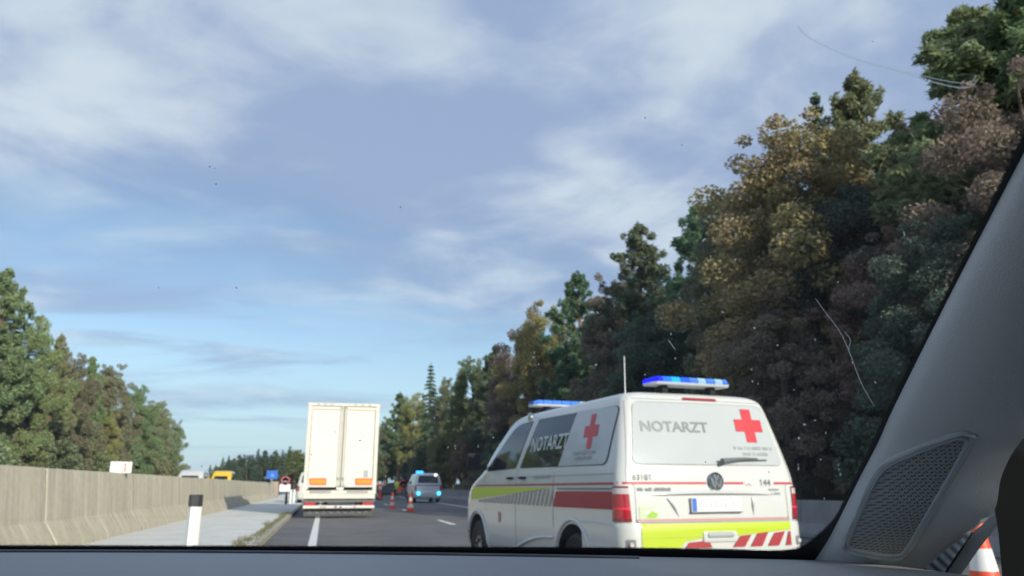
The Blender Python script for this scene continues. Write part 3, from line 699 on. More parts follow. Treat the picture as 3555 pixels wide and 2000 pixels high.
def bar2(b, p, q, w, y0, y1):
    p, q = Vector(p), Vector(q); d = (q-p).normalized(); n = Vector((-d.y, d.x))*w/2
    P = [p-n, q-n, q+n, p+n]; b.prism([tuple(x) for x in P], lambda x, z: (x, y0, z), lambda x, z: (x, y1, z))
eb = MB()
for seg in (((-.024, .058), (0, .008)), ((0, .008), (.024, .058)), ((-.056, .030), (-.026, -.052)), ((-.026, -.052), (0, -.004)), ((0, -.004), (.026, -.052)), ((.026, -.052), (.056, .030))):
    bar2(eb, (seg[0][0]+.012, seg[0][1]+1.140), (seg[1][0]+.012, seg[1][1]+1.140), .011, -.010, .002)
eb.obj('emblem_letters', chrome, emb)
# number plate recess lip and plate
lp = MB(); n = 15; ring = []
for k in range(n):
    t = k/(n-1); x = -.64+1.30*t; e = math.sin(math.pi*t)**.5*.032; z = 1.030+.010*math.sin(math.pi*t); y = A.lay('r', [(x, z)], 0)[0].y
    ring.append([(x, y+.01, z+.030), (x, y-e*.6, z+.018), (x, y-e-.002, z), (x, y-e*.7, z-.010), (x, y+.01, z-.012)])
lp.rings(ring); lp.obj('tailgate_lip', white, A.root, smooth=50)
for sx in (-.43, .40):
    rb = MB(); rb.tube([(sx-.06*(sx < 0)+.0, .012, 1.005), (sx, -.006, .93), (sx+.045*(sx < 0), .010, .845)], [.012, .014, .008], 8); rb.obj('tailgate_crease', white, A.root, smooth=50)
pl = MB().box(-.272, .252, -.030, -.012, .882, 1.004, .006).obj('number_plate', mat('plate_white', (.74, .75, .74), .3), A.root)
MB().box(-.266, -.222, -.0335, -.0303, .888, .998).obj('plate_band', mat('plate_blue', (.05, .16, .55), .35), pl)
MB().box(-.28, .26, -.029, -.002, .872, .8815, .003).obj('plate_frame', mat('plate_frame', (.15, .15, .15), .5), pl)
rg = random.Random(9); gb = MB(); u = -.19
while u < .21:
    gb.box(u, u+.030, -.0325, -.0302, .915, .915+rg.uniform(.045, .062)); u += rg.choice([.05, .055, .08])
gb.obj('plate_print', mat('plate_print', (.56, .57, .57), .4), pl)
# green sticker
A.patch('r', [(-.765, .825), (-.585, .825), (-.585, .93), (-.765, .93)], mat('pale_green_film', (.50, .60, .38), .4), 'sticker', .005, .01)
A.patch('r', [(-.700, .835), (-.610, .835), (-.595, .870), (-.640, .895), (-.690, .865)], mat('green_film', (.30, .48, .06), .4), 'sticker_mark', .008, .012)
A.patch('r', [(-.715, .89), (-.69, .865), (-.665, .905)], whitef, 'sticker_mark', .008); A.patch('r', [(-.63, .885), (-.60, .88), (-.60, .91), (-.63, .912)], whitef, 'sticker_mark', .008, .008)
# bands on tailgate foot and bumper
A.patch('r', [(-.79, .806), (.79, .806), (.79, .826), (-.79, .826)], pinkf, 'faded_line', .009, step=.05)
yb = A.patch('r', [(-.775, .672), (.14, .676), (.775, .720), (.775, .790), (-.775, .790)], yelf, 'yellow_band', .006, step=.03)
A.patch('r', [(-.775, .585), (-.42, .585), (-.36, .640), (-.14, .6715), (-.775, .6715)], yelf, 'yellow_band', .006, step=.03)
def onb(poly, m, nm): return A.patch('r', poly, m, nm, .010, step=.03)
onb([(-.37, .585), (-.33, .632), (-.13, .645), (-.10, .585)], redf, 'red_stripe')
for u in (.115, .305, .495):
    onb([(u, .585), (u+.125, .585), (u+.205, .685+.02*(u > .2)), (u+.085, .675+.02*(u > .2))], redf, 'red_stripe')
onb([(.70, .585), (.765, .585), (.765, .705), (.745, .705)], redf, 'red_stripe')
onb([(.02, .60), (.70, .60), (.72, .66), (.05, .63)], whitef, 'white_ground') if False else None
ss = MB().box(-.15, .125, -.075, -.02, .665, .712, .02); ss.obj('tow_cover', mat('grey_cover', (.33, .36, .36), .5), A.root)
sm2 = MB().box(-.19, .165, -.060, -.02, .628, .722, .02); sm2.obj('tow_cover_frame', white, A.root)
# tail lamps wrap round the corners
def tail(sx):
    u0, u1 = (-.968, -.802) if sx < 0 else (.802, .968)
    def loop(z): 
        for a, bb in zip(VANLV, VANLV[1:]):
            if a[0] <= z <= bb[0]: t = (z-a[0])/(bb[0]-a[0]); l = [p+(q-p)*t for p, q in zip(a, bb)]
        ol = van_outline(l[1]+.012, l[2]-.012, l[3], l[4]+.01, l[5]); seg = ol[23:37] if sx < 0 else ol[45:59]
        pts = [(x, y) for x, y in seg if abs(x) > .795 and y < .19]
        inner = -.80 if sx < 0 else .80
        return pts
    root = None
    for z0, z1, m, nm in ((.806, .836, lens_dark, 'lamp_foot'), (.836, .905, lens_red, 'red_lens'), (.905, .925, lens_hot, 'bright_lens'), (.925, 1.035, lens_red, 'red_lens'), (1.035, 1.085, lens_white, 'clear_lens'), (1.085, 1.102, lens_dark, 'lamp_head')):
        L0, L1 = loop(z0), loop(z1-.0015); 
        n = min(len(L0), len(L1)); L0, L1 = L0[:n], L1[:n]
        b = MB(); b.rings([[(x, y, z0) for x, y in L0], [(x, y, z1-.0015) for x, y in L1]], closed=False, cap=False)
        if root is None: root = b.obj('tail_light', m, A.root, smooth=50)
        else: b.obj(nm, m, root, smooth=50)
tail(-1); tail(1)
for sx in (-1, 1):
    A.patch('r', [(sx*.83, .585), (sx*.905, .585), (sx*.905, .665), (sx*.83, .665)], mat('lamp_recess', (.22, .22, .22), .4), 'fog_lamp', .006, .012)
    bb = MB().lathe([(.018, -.012), (.022, .0), (.018, .012)], 12, 'y', (sx*.868, A.lay('r', [(sx*.868, .62)], 0)[0].y-.006, .622)); bb.obj('fog_lens', lens_white, A.root, smooth=50)
# ---- left side
sg = A.patch('l', [(.30, 1.285), (2.46, 1.30), (2.16, 1.84), (.12+.10, 1.815)], darkglass, 'side_window', .006, [.08, .02, .03, .08], .06); sg['label'] = 'dark side window with white lettering'
A.patch('l', [(.31, 1.292), (1.36, 1.296), (1.12, 1.832), (.23, 1.810)], mat('side_foil', (.40, .42, .44), .2, coat=.4), 'window_foil', .010, [.08, .0, .0, .08], .06, parent=sg)
A.text('l', 'NOTARZT', 2.20, 1.475, .98, .155, mat('white_lettering', (.50, .53, .52), .4), 'lettering', .012, flip=True, bold=.01, parent=sg)
cb = MB()
for q in ([(-.05, -.165), (.05, -.165), (.05, .165), (-.05, .165)], [(.05, -.055), (.15, -.055), (.15, .055), (.05, .055)], [(-.15, -.055), (-.05, -.055), (-.05, .055), (-.15, .055)]):
    vs, fs = ringfill([(.715+p[0], 1.61+p[1]) for p in q], .05); cb.add(A.lay('l', vs, .0135), fs)
cb.obj('red_cross', mat('side_cross_film', (.50, .035, .045), .4), sg)
smear('l', 1.02, .56, 1.395, .035, greylight, 11, par=sg, off=.014); smear('l', .98, .62, 1.345, .035, greylight, 12, par=sg, off=.014)
fw = A.patch('l', [(2.60, 1.30), (3.66, 1.285), (3.60, 1.36), (2.95, 1.76), (2.75, 1.825), (2.32, 1.84)], darkglass, 'front_window', .006, [.03, .05, .08, .15, .15, .03], .06)
A.patch('f', [(-.62, 1.33), (.62, 1.33), (.55, 1.85), (-.55, 1.85)], darkglass, 'windscreen', .006, .06, .06)
A.patch('R', [(.30, 1.285), (2.46, 1.30), (2.16, 1.84), (.22, 1.815)], darkglass, 'side_window', .006, [.08, .02, .03, .08], .08)
A.patch('R', [(2.60, 1.30), (3.66, 1.285), (3.60, 1.36), (2.95, 1.76), (2.75, 1.825), (2.32, 1.84)], darkglass, 'front_window', .006, [.03, .05, .08, .15, .15, .03], .08)
A.patch('l', [(.13, 1.113), (4.05, 1.098), (4.05, 1.116), (.13, 1.133)], mat('side_red_line', (.36, .045, .055), .4), 'red_line', .0045, step=.08)
A.patch('l', [(1.40, 1.088), (4.22, 1.085), (4.26, .925), (4.10, .935)], yelside, 'yellow_wedge', .004, step=.08)
A.patch('l', [(.13, .905), (1.44, .898), (1.36, 1.052), (.13, 1.056)], redf, 'red_panel', .005, step=.06)
A.patch('l', [(.13, 1.070), (1.34, 1.066), (1.335, 1.082), (.13, 1.086)], mat('grey_band', (.16, .165, .16), .5), 'grey_line', .005, step=.06)
slat = mat('faded_side_stripe', (.33, .29, .27), .45)
for k in range(22):
    u = 1.50+k*.112; t = k/21; zt = 1.070-.135*min(1, max(0, (k-3)/17)); 
    A.patch('l', [(u, .900), (u+.062, .900), (u+.062-.085*(zt-.9)/.15, zt), (u-.085*(zt-.9)/.15, zt)], slat, 'stripe', .0055, step=.05)
for u in (2.30, 2.70):
    hb = MB(); P = A.lay('l', [(u-.09, 1.19), (u, 1.19), (u+.09, 1.19)], .022); hb.tube(P, [.012, .016, .012], 8); hb.obj('door_handle', blackp, A.root, smooth=40)
smear('l', 1.98, 1.52, 1.178, .040, greylight, 14, off=.006)
for seq in ([(2.52, .42), (2.52, 1.26), (2.22, 1.87)], [(1.44, .70), (1.44, 1.24)], [(3.62, .80), (3.70, 1.25)]):
    A.strip('l', seq, .007, seam, 'door_gap', .003)
A.strip('l', [(.16, 1.205), (2.5, 1.200), (2.58, 1.200)], .010, seamw, 'slide_rail', .003)
sr = MB(); P = A.lay('l', [(1.43+.06*k, .60-.0009*k*k*.6) for k in range(36)], .012); sr.tube(P, [.010]+[.016]*34+[.008], 8); sr.obj('sill_moulding', white, A.root, smooth=60)
for ay in AX:     # flared arch lips
    q = [];
    for k in range(25):
        a = math.pi*(-.08+1.16*k/24); q.append(A.lay('l', [(ay+.43*math.cos(a), .36+.43*math.sin(a))], .004)[0])
    MB().tube(q, .020, 8).obj('arch_lip', white, A.root, smooth=60)
A.patch('l', [(3.02, .68), (3.12, .68), (3.12, .80), (3.02, .80)], mat('small_red_mark', (.50, .24, .23), .5), 'small_emblem', .005, .03)
mr = MB(); mr.box(-1.16, -.98, 3.72, 3.80, 1.30, 1.52, .035); mr.tube([(-.90, 3.72, 1.33), (-1.04, 3.76, 1.36)], .03, 8); mr.obj('mirror', blackp, A.root, smooth=40)
mr = MB(); mr.box(.98, 1.16, 3.72, 3.80, 1.30, 1.52, .035); mr.tube([(.90, 3.72, 1.33), (1.04, 3.76, 1.36)], .03, 8); mr.obj('mirror', blackp, A.root, smooth=40)
# roof: light bars, side lamp, antenna
light_bar(A, .36, 1.985, .43, {0: (.0, .0, 1.0, .9), 1: (.0, .14, 1.0, 1.1), 2: (.0, .42, 1.0, .95), 3: (.0, .10, 1.0, .9)})
light_bar(A, 3.00, 2.03, .56, {}, 'light_bar')
MB().tube([(-.705, .30, 1.90), (-.700, .30, 2.28)], [.006, .004], 6).obj('antenna', mat('antenna_white', (.7, .7, .7), .4), A.root)
MB().lathe([(.015, 0), (.055, .01), (.06, .035), (.035, .06), (.01, .064)], 16, 'x', (-.80, 2.48, 1.885)).obj('side_lamp', chrome, A.root, smooth=40)

# ---- plain vans further off
def simple_van(name, label, cat, loc, rz, paint, group=None, wtop=1.85):
    v = Van(name, label, cat, loc, rz, paint, group)
    v.patch('r', [(-.72, 1.30), (.72, 1.30), (.64, 1.80), (-.64, 1.80)], darkglass, 'rear_window', .006, .08, .08)
    for w in 'lR':
        v.patch(w, [(.30, 1.285), (2.46, 1.30), (2.16, 1.84), (.22, 1.815)], darkglass, 'side_window', .006, [.08, .02, .03, .08], .10)
        v.patch(w, [(2.60, 1.30), (3.66, 1.285), (3.60, 1.36), (2.95, 1.76), (2.75, 1.825), (2.32, 1.84)], darkglass, 'front_window', .006, [.03, .05, .08, .15, .15, .03], .10)
    v.patch('f', [(-.62, 1.33), (.62, 1.33), (.55, wtop), (-.55, wtop)], darkglass, 'windscreen', .006, .06, .08)
    for sx in (-1, 1):
        v.patch('r', [(sx*.80, .80), (sx*.93, .80), (sx*.92, 1.12), (sx*.81, 1.12)], lens_red, 'tail_light', .010, .02)
        v.patch('f', [(sx*.60, .80), (sx*.88, .80), (sx*.84, .98), (sx*.56, .94)], lens_white, 'headlight', .010, .02)
        mr = MB().box(min(sx*.97, sx*1.14), max(sx*.97, sx*1.14), 3.72, 3.80, 1.30, 1.50, .03); mr.obj('mirror', blackp, v.root)
    v.bumper(paint)
    v.patch('r', [(-.26, .90), (.26, .90), (.26, 1.01), (-.26, 1.01)], mat('plate_white', (.74, .75, .74), .3), 'number_plate', .012)
    return v
silver = mat('silver_paint', (.74, .75, .77), .25, metal=.1, coat=.5); yellowp = mat('yellow_paint', (.80, .50, .02), .3, coat=.4)
pv = simple_van('police_van', 'silver police van with blue flashing lights parked behind the traffic cones', 'van', (6.95, 53.0, 0), R(1), silver)
pv.patch('r', [(-.90, 1.125), (.90, 1.125), (.90, 1.185), (-.90, 1.185)], mat('police_blue', (.03, .06, .30), .4), 'blue_band', .005, step=.06)
blt = mat('flash_blue', (.02, .2, .8), .3, emit=(.02, .26, 1.0), estr=2.6)
fl = MB().box(-.78, -.30, .42, .72, 1.97, 2.12, .05); fl.obj('beacon', blt, pv.root)
for sx in (-.66, .74):
    rg_ = MB(); pr = [(.055, -.02), (.10, -.03), (.125, -.01), (.10, .02)]; rg_.lathe([(.06, -.004), (.085, -.022), (.115, -.022), (.125, .0)], 20, 'y', (sx, -.055, .62)); rg_.obj('rear_flasher', mat('flash_cyan', (.02, .4, .8), .3, emit=(.06, .60, 1.0), estr=1.8), pv.root, smooth=40)
MB().lathe([(.02, -.03), (.085, -.02), (.09, .0)], 18, 'y', (.52, .17, 1.845)).obj('white_glint', mat('glint_glow', (.9, .9, .9), .3, emit=(1, 1, .98), estr=1.6), pv.root)  # glowing disc put in for a bright reflection on the rear, no lamp
simple_van('white_van', 'white van in the queue, half hidden in front of the truck', 'van', (-.66, 49.5, 0), 0, white)
p = onX(652, 1650, -10.4); hv = simple_van('white_minibus', 'white high-roofed van whose roof shows over the concrete barrier', 'van', (-10.4, p.y+5.0, .02), math.pi, white, None, 1.58); hv.root.scale = (1.12, 1.05, 1.20)
p = onX(762, 1650, -9.2); hv = simple_van('yellow_van', 'yellow van whose rounded roof shows over the concrete barrier', 'van', (-9.2, p.y+5.0, .02), math.pi, yellowp, None, 1.58); hv.root.scale = (1.0, 1.0, 1.25)

# ---- dark car beyond the cones
def dark_car(label, loc, rz):
    r = thing('dark_car', label, 'car', loc, rz); pm = mat('dark_blue_paint', (.010, .014, .024), .25, coat=.6)
    side = [(-2.15, .30), (-2.2, .55), (-2.12, .88), (-1.85, .95), (-1.45, .98), (-.85, 1.38), (-.2, 1.44), (.45, 1.38), (1.05, .98), (1.75, .88), (2.12, .72), (2.2, .45), (2.1, .28)]
    b = MB(); rr = []
    for x, k in ((-.86, .0), (-.84, 1), (-.6, 1), (0, 1), (.6, 1), (.84, 1), (.86, 0)):
        rr.append([(x*(1-.20*max(0, (z-.95)/.5)) if True else x, y*(1 if k else .985), z-(.02 if not k else 0)+(.03*(1-(x/.86)**2) if z > 1.2 else 0)) for y, z in side])
    b.rings(rr); b.obj('body', pm, r, smooth=35)
    for sx in (-1, 1):
        g = MB().prism([(-1.30, .99), (-.82, 1.31), (-.2, 1.37), (.40, 1.32), (.92, .99)], lambda y, z, s=sx: (s*(.868-.172*max(0, (z-.95)/.5)*1.0), y, z), lambda y, z, s=sx: (s*(.84-.172*max(0, (z-.95)/.5)), y, z)); g.obj('side_window', darkglass, r)
        MB().box(min(sx*.60, sx*.84), max(sx*.60, sx*.84), -2.215, -2.15, .66, .80, .01).obj('tail_light', lens_dark, r)
        for y in (-1.35, 1.38):
            w = MB().lathe([(.19, sx*.872), (.30, sx*.878), (.32, sx*.85), (.32, sx*.68), (.2, sx*.66)], 24, 'x', (0, y, .32)).obj('wheel', rubber, r, smooth=40)
            MB().lathe([(.19, sx*.874), (.05, sx*.88), (.01, sx*.88)], 16, 'x', (0, y, .32)).obj('rim', rimm, w, smooth=40)
    MB().prism([(-.58, 1.02), (.58, 1.02), (.50, 1.345), (-.50, 1.345)], lambda x, z: (x, -1.455+(z-.98)*1.5-.02, z), lambda x, z: (x, -1.44+(z-.98)*1.5+.02, z)).obj('rear_window', darkglass, r)
dark_car('dark saloon car standing behind the worker in the yellow vest', (6.25, 71.5, -.0), R(80))

# ================================================================== TRUCK
T = thing('truck', 'white box trailer truck with closed double doors and orange marker plates', 'truck', (.56, 28.5, 0), 0)
cream = mat('cream_paint', (.70, .68, .61), .45, var=.05, vscale=1.2); cream2 = mat('cream_frame', (.67, .65, .58), .4, var=.06, vscale=2.)
creamd = mat('dirty_cream', (.55, .52, .44), .6, var=.15, vscale=4.); gsk = mat('door_gasket', (.40, .33, .26), .8); steel = mat('dull_steel', (.32, .32, .30), .5, metal=.4, var=.2)
hw = 1.275
MB().box(-hw, hw, .05, 7.55, 1.12, 3.98, .03).obj('trailer_box', cream, T)
fr = MB().box(-hw-.005, -hw+.13, -.03, .048, .96, 3.95, .012).obj('corner_post', cream2, T); MB().box(hw-.13, hw+.005, -.03, .048, .96, 3.95, .012).obj('corner_post', cream2, T)
hd = MB().box(-hw-.02, hw+.02, -.04, .05, 3.952, 4.05, .012).obj('header_beam', cream2, T)
mk = mat('small_marker', (.45, .25, .20), .5)
for x in (-.93, -.70, -.44, .40, .66, .92): MB().box(x-.05, x+.05, -.052, -.0405, 3.985, 4.02, .004).obj('marker_lamp', mk, hd)
sl = MB().box(-hw-.005, hw+.005, -.045, .045, .82, .955, .012).obj('sill_beam', cream2, T)
for sx in (-1, 1):
    x0, x1 = (-hw+.14, -.012) if sx < 0 else (.012, hw-.14)
    d = MB().box(x0, x1, -.012, .047, 1.10, 3.93, .008).obj('door', cream, T)
    ga = MB(); xo = x0 if sx < 0 else x1
    ga.box(min(xo, xo-sx*.016), max(xo, xo-sx*.016), -.022, -.0125, 1.24, 3.80); ga.box(x0+(0 if sx < 0 else .13), x1-(.13 if sx < 0 else 0), -.022, -.0125, 3.80, 3.822); ga.obj('gasket', gsk, d)
    fb = MB().box(x0+(.0 if sx < 0 else .14), x1-(.14 if sx < 0 else 0), -.03, -.0125, 3.823, 3.925, .008).obj('door_rail', cream2, d)
    MB().box(x0+(.0 if sx < 0 else .14), x1-(.14 if sx < 0 else 0), -.045, -.0125, 1.06, 1.22, .02).obj('door_rail', cream2, d)
    # locking rods
    for k, xr in enumerate((sx*.045, sx*.115)):
        MB().tube([(xr, -.045, .98), (xr, -.045, 3.94)], .017, 10).obj('locking_rod', cream2, d, smooth=50)
    MB().box(min(sx*.03, sx*.13), max(sx*.03, sx*.13), -.07, -.03, 1.32, 1.40, .01).obj('latch', steel, d)
    MB().box(min(sx*.03, sx*.13), max(sx*.03, sx*.13), -.06, -.03, 3.86, 3.93, .01).obj('latch', steel, d)
    for z in (1.25, 1.9, 2.6, 3.3, 3.8): MB().box(min(sx*(hw-.15), sx*(hw+.002)), max(sx*(hw-.15), sx*(hw+.002)), -.048, -.031, z-.035, z+.035, .006).obj('hinge', cream2, d)
    # orange marker plate with red border
    xa, xb = (-1.07, -.49) if sx < 0 else (.53, 1.11)
    p = MB().box(xa, xb, -.060, -.046, 1.14, 1.375, .004).obj('marker_plate', mat('red_border', (.85, .10, .025), .4), T)
    MB().box(xa+.035, xb-.035, -.0645, -.0605, 1.185, 1.335).obj('orange_field', mat('orange_retro', (.85, .30, .02), .4), p)
    tl = MB().box(min(sx*.82, sx*1.20), max(sx*.82, sx*1.20), .02, .10, .44, .545, .012).obj('tail_light', mat('truck_red_lens', (.45, .03, .05), .3), T)
    for y in (1.9, 3.2, 8.3):
        w = MB().lathe([(.28, sx*1.24), (.46, sx*1.25), (.50, sx*1.21), (.50, sx*.93), (.3, sx*.9)], 28, 'x', (0, y, .50)).obj('wheel', rubber, T, smooth=40)
        MB().lathe([(.28, sx*1.235), (.22, sx*1.17), (.12, sx*1.2), (.02, sx*1.21)], 20, 'x', (0, y, .5)).obj('rim', rimm, w, smooth=40)
MB().prism([(-.13, 1.06), (.13, 1.06), (.13, 1.0), (0, .90), (-.13, 1.0)], lambda x, z: (x, -.075, z), lambda x, z: (x, -.046, z)).obj('centre_bracket', cream2, T)
MB().box(.80, .97, -.0175, -.0125, 1.40, 1.66).obj('grey_label', mat('grey_label', (.36, .40, .42), .5), T)
for x0, x1 in ((-1.05, -.30), (.25, .99)): MB().box(x0, x1, -.062, -.0455, .865, .945, .01).obj('step_plate', steel, T)
MB().box(-hw+.02, hw-.02, -.03, .10, .66, .82, .03).obj('rear_beam', cream2, T)
MB().box(-1.1, 1.1, .3, 8.6, .80, 1.11, .02).obj('chassis', mat('chassis_grey', (.12, .12, .12), .7), T)
MB().box(-hw+.02, hw-.02, .12, .22, .55, .655, .01).obj('lamp_carrier', mat('carrier_grey', (.17, .165, .15), .7), T)
bp = MB().box(-hw+.03, hw-.03, .0, .12, .335, .435, .02).obj('underride_bar', cream2, T)
for k, x in enumerate((-.62, -.5, -.12, .06, .55)): MB().box(x-.04, x+.04, -.012, -.001, .36, .41, .004).obj('reflector', mk if k not in (2, 3) else lens_dark, bp)
mf = MB().box(-hw+.06, hw-.06, .30, .325, .06, .334, .004).obj('mud_flap', mat('mud_flap', (.075, .08, .082), .7), T)
rg = random.Random(2); x = -1.05; mb = MB(); pal = mat('faded_flap_print', (.26, .28, .28), .6)
for k in range(9):
    xx = -1.0+k*.245; mb.tube([(xx-.06, .293, .14+.05*(k % 2)), (xx, .293, .24-.05*(k % 2)), (xx+.07, .293, .15)], .017, 5)
mb.obj('flap_print', pal, mf)
cab = MB().box(-1.24, 1.24, 7.75, 9.6, .5, 3.75, .12).obj('cab', mat('cab_white', (.75, .75, .74), .35), T)
for sx in (-1, 1): MB().box(min(sx*1.28, sx*1.50), max(sx*1.28, sx*1.50), 9.3, 9.45, 2.0, 2.75, .04).obj('mirror', blackp, T)

# ================================================================== ROADSIDE FURNITURE
orange = mat('cone_orange', (.80, .085, .035), .5); refl = mat('cone_white', (.75, .74, .72), .4)
def cone(loc, label, H=.78, group='traffic cones'):
    t = thing('traffic_cone', label, 'traffic cone', loc, random.Random(str(loc)).uniform(-.3, .3), group); s = H/.75
    MB().box(-.19*s, .19*s, -.19*s, .19*s, .003, .045*s, .015).obj('base', orange, t)
    def rad(z): return .145-(.145-.035)*(z-.05)/.70
    cuts = [(.045, .16, 0), (.16, .30, 1), (.30, .44, 0), (.44, .58, 1), (.58, .72, 0), (.72, .75, 0)]
    for k, (a, b, w) in enumerate(cuts):
        m = refl if w else orange
        MB().lathe([(rad(a)*s+(.002 if w else 0), a*s), (rad(b)*s+(.002 if w else 0), b*s)], 24, 'z').obj('white_band' if w else 'orange_band', m, t, smooth=50)
    return t
p = onZ(1361, 1766); cone((p.x, p.y, 0), 'traffic cone on the lane line, the farther of the two before the police van')
p = onZ(1424, 1776); cone((p.x, p.y, 0), 'traffic cone standing nearest the police van rear, by a white dash')
d = ray(3412, 1953); p = CP+d/FPX*5.6; cone((p.x, p.y, 0), 'red and white traffic cone seen through the small quarter window', H=.84)
# guide beacon beside the truck
p = onZ(1318, 1736); t = thing('guide_beacon', 'slim red and white guide beacon standing just beside the truck', 'beacon', (p.x, p.y, 0))
MB().box(-.22, .22, -.14, .14, .003, .10, .03).obj('foot', blackp, t)
for k in range(5): MB().prism([(-.12, .10+k*.24), (.12, .10+k*.24), (.12, .10+(k+1)*.24-.002), (-.12, .10+(k+1)*.24-.002)], lambda x, z: (x, -.02, z), lambda x, z: (x, .02, z)).obj('white_panel' if k in (1, 3) else 'red_panel', refl if k in (3,) else orange, t)
# portable round sign with orange flag board
t = thing('road_sign', 'portable round red rimmed road sign on a tripod with an orange board', 'sign', (5.75, 60, 0))
disc = MB().lathe([(.36, .0), (.36, .015), (.0, .015)], 32, 'y', (.18, 0, 1.24)).obj('sign_disc', mat('sign_red', (.50, .07, .10), .4), t, smooth=30)
MB().lathe([(.25, -.004), (.0, -.004)], 28, 'y', (.18, 0, 1.24)).obj('sign_field', mat('sign_pale', (.66, .60, .60), .4), disc)
MB().box(.10, .26, -.012, -.006, 1.14, 1.24, .0).obj('sign_mark', mat('sign_grey', (.30, .30, .30), .5), disc)
MB().prism([(-.34, .62), (.02, .62), (.10, 1.10), (-.22, 1.02)], lambda x, z: (x, -.03, z), lambda x, z: (x, -.015, z)).obj('orange_board', mat('flag_orange', (.85, .16, .03), .5), t)
for a in (-.4, .0, .4): MB().tube([(.05, .02, 1.1), (.05+a, .3 if a == 0 else -.1, .0)], .014, 6).obj('leg', steel, t)
# speed sign at the verge and blue sign
def post_sign(name, label, x, y, z0, zc): return thing(name, label, 'sign', (x, y, z0))
p = onZ(985, 1751, VZ); t = thing('road_sign', 'round red rimmed sign above a white plate on a dark post at the verge', 'sign', (p.x, p.y, VZ)); Yd = p.y
def zof(py, Y): return onY(985, py, Y).z-VZ
zc, zr = zof(1669, Yd), (zof(1653, Yd)-zof(1684, Yd))/2
MB().tube([(.12, .02, 0), (.10, .02, zc)], .07, 8).obj('post', mat('dark_post', (.03, .032, .035), .6), t)
dd = MB().lathe([(zr, 0), (zr, .02), (0, .02)], 28, 'y', (0, -.06, zc)).obj('sign_disc', mat('sign_red2', (.45, .10, .14), .4), t); MB().lathe([(zr*.70, -.004), (0, -.004)], 24, 'y', (0, -.06, zc)).obj('sign_field', mat('sign_pale2', (.62, .57, .57), .4), dd)
MB().box(-.12, .12, -.075, -.065, zc-.07, zc-.01).obj('sign_mark', mat('sign_grey2', (.36, .35, .36), .5), dd)
z1, z2 = zof(1707, Yd), zof(1681, Yd); MB().prism(roundpoly([(-.30, z1), (.30, z1), (.30, z2), (-.30, z2)], .05), lambda x, z: (x, -.06, z), lambda x, z: (x, -.03, z)).obj('white_plate', mat('sign_white', (.80, .80, .80), .4), t)
Yb = 66.; pb = onY(945, 1648, Yb); t = thing('blue_sign', 'small rectangular blue sign on a thin grey post at the barrier end', 'sign', (pb.x, Yb, VZ))
MB().tube([(0, .03, 0), (0, .03, pb.z-VZ)], .055, 8).obj('post', steel, t)
w2 = .44; h2 = .34; zb = pb.z-VZ; bs = MB().box(-w2, w2, -.05, -.03, zb-h2, zb+h2, .006).obj('sign_panel', mat('sign_blue', (.03, .13, .52), .4), t)
MB().prism([(-.16, zb-.12), (.18, zb-.20), (.10, zb+.04), (.0, zb+.16)], lambda x, z: (x, -.056, z), lambda x, z: (x, -.0505, z)).obj('sign_mark', mat('sign_light_blue', (.10, .30, .72), .4), bs)
# barrier end block
MB().box(-4.75, -4.15, 74.3, 75.2, VZ, 1.45, .08)
eb = MB().box(-4.80, -4.10, 74.2, 75.4, VZ-.03, 1.50, .06).obj('barrier_end', mat('pinkish_concrete', (.40, .30, .25), .9, var=.2), None); tag(eb, 'pinkish concrete end block closing the median barrier', 'block')
# kilometre plate on the barrier
q = onX(420, 1618, -4.50); t = thing('kilometre_plate', 'white kilometre plate with red figures standing on the barrier top', 'sign', (-4.50, q.y, 1.385))
MB().box(-.22, .035, -.02, -.005, .0, .255, .006).obj('white_board', mat('board_white', (.78, .80, .80), .4), t)
fp = MB().box(.045, .235, -.035, -.015, .0, .250, .006).obj('figure_board', mat('board_cream', (.74, .73, .68), .5), t)
for k, z in enumerate((.035, .095, .160)): MB().box(.080, .118, -.0385, -.0352, z, z+.045, .0).obj('red_figure', mat('figure_red', (.45, .14, .14), .5), fp)
MB().box(.155, .175, -.038, -.0352, .01, .24).obj('grey_bar', mat('figure_grey', (.45, .48, .49), .5), fp)
MB().box(-.21, .22, -.003, .02, -.02, .20, .004).obj('bracket', steel, t)
# reflector posts
def marker_post(x, y, label, group):
    t = thing('reflector_post', label, 'reflector post', (x, y, VZ-.01), 0, group); H = .93
    sec = lambda w: [(-w, .0), (-w*.5, -.055), (w*.5, -.055), (w, .0), (w*.8, .045), (-w*.8, .045)]
    MB().rings([[(a, b, z) for a, b in sec(.062)] for z in (0, H-.115)]).obj('shaft', mat('post_white', (.78, .79, .77), .45), t)
    MB().rings([[(a*1.03, b*1.03, z) for a, b in sec(.064)] for z in (H-.113, H-.01)]+[[(a*.95, b*.95, H) for a, b in sec(.064)]]).obj('black_cap', mat('post_black', (.035, .037, .04), .5), t)
    MB().box(-.022, .022, -.0595, -.0552, H-.36, H-.18, .001).obj('reflector', mat('reflector_white', (.90, .90, .88), .2), t)
    return t
pp = CP+ray(682, 1717)/FPX*7.4; marker_post(pp.x, pp.y, 'white reflector post with black cap on the verge beside the road, large and close', 'reflector posts')
pp = onZ(1019, 1747, VZ); marker_post(pp.x, pp.y, 'small white reflector post on the verge just before the white van', 'reflector posts')
pp = onZ(1005, 1752, VZ); marker_post(pp.x-.05, pp.y+2, 'small white reflector post on the verge next to the round sign', 'reflector posts')

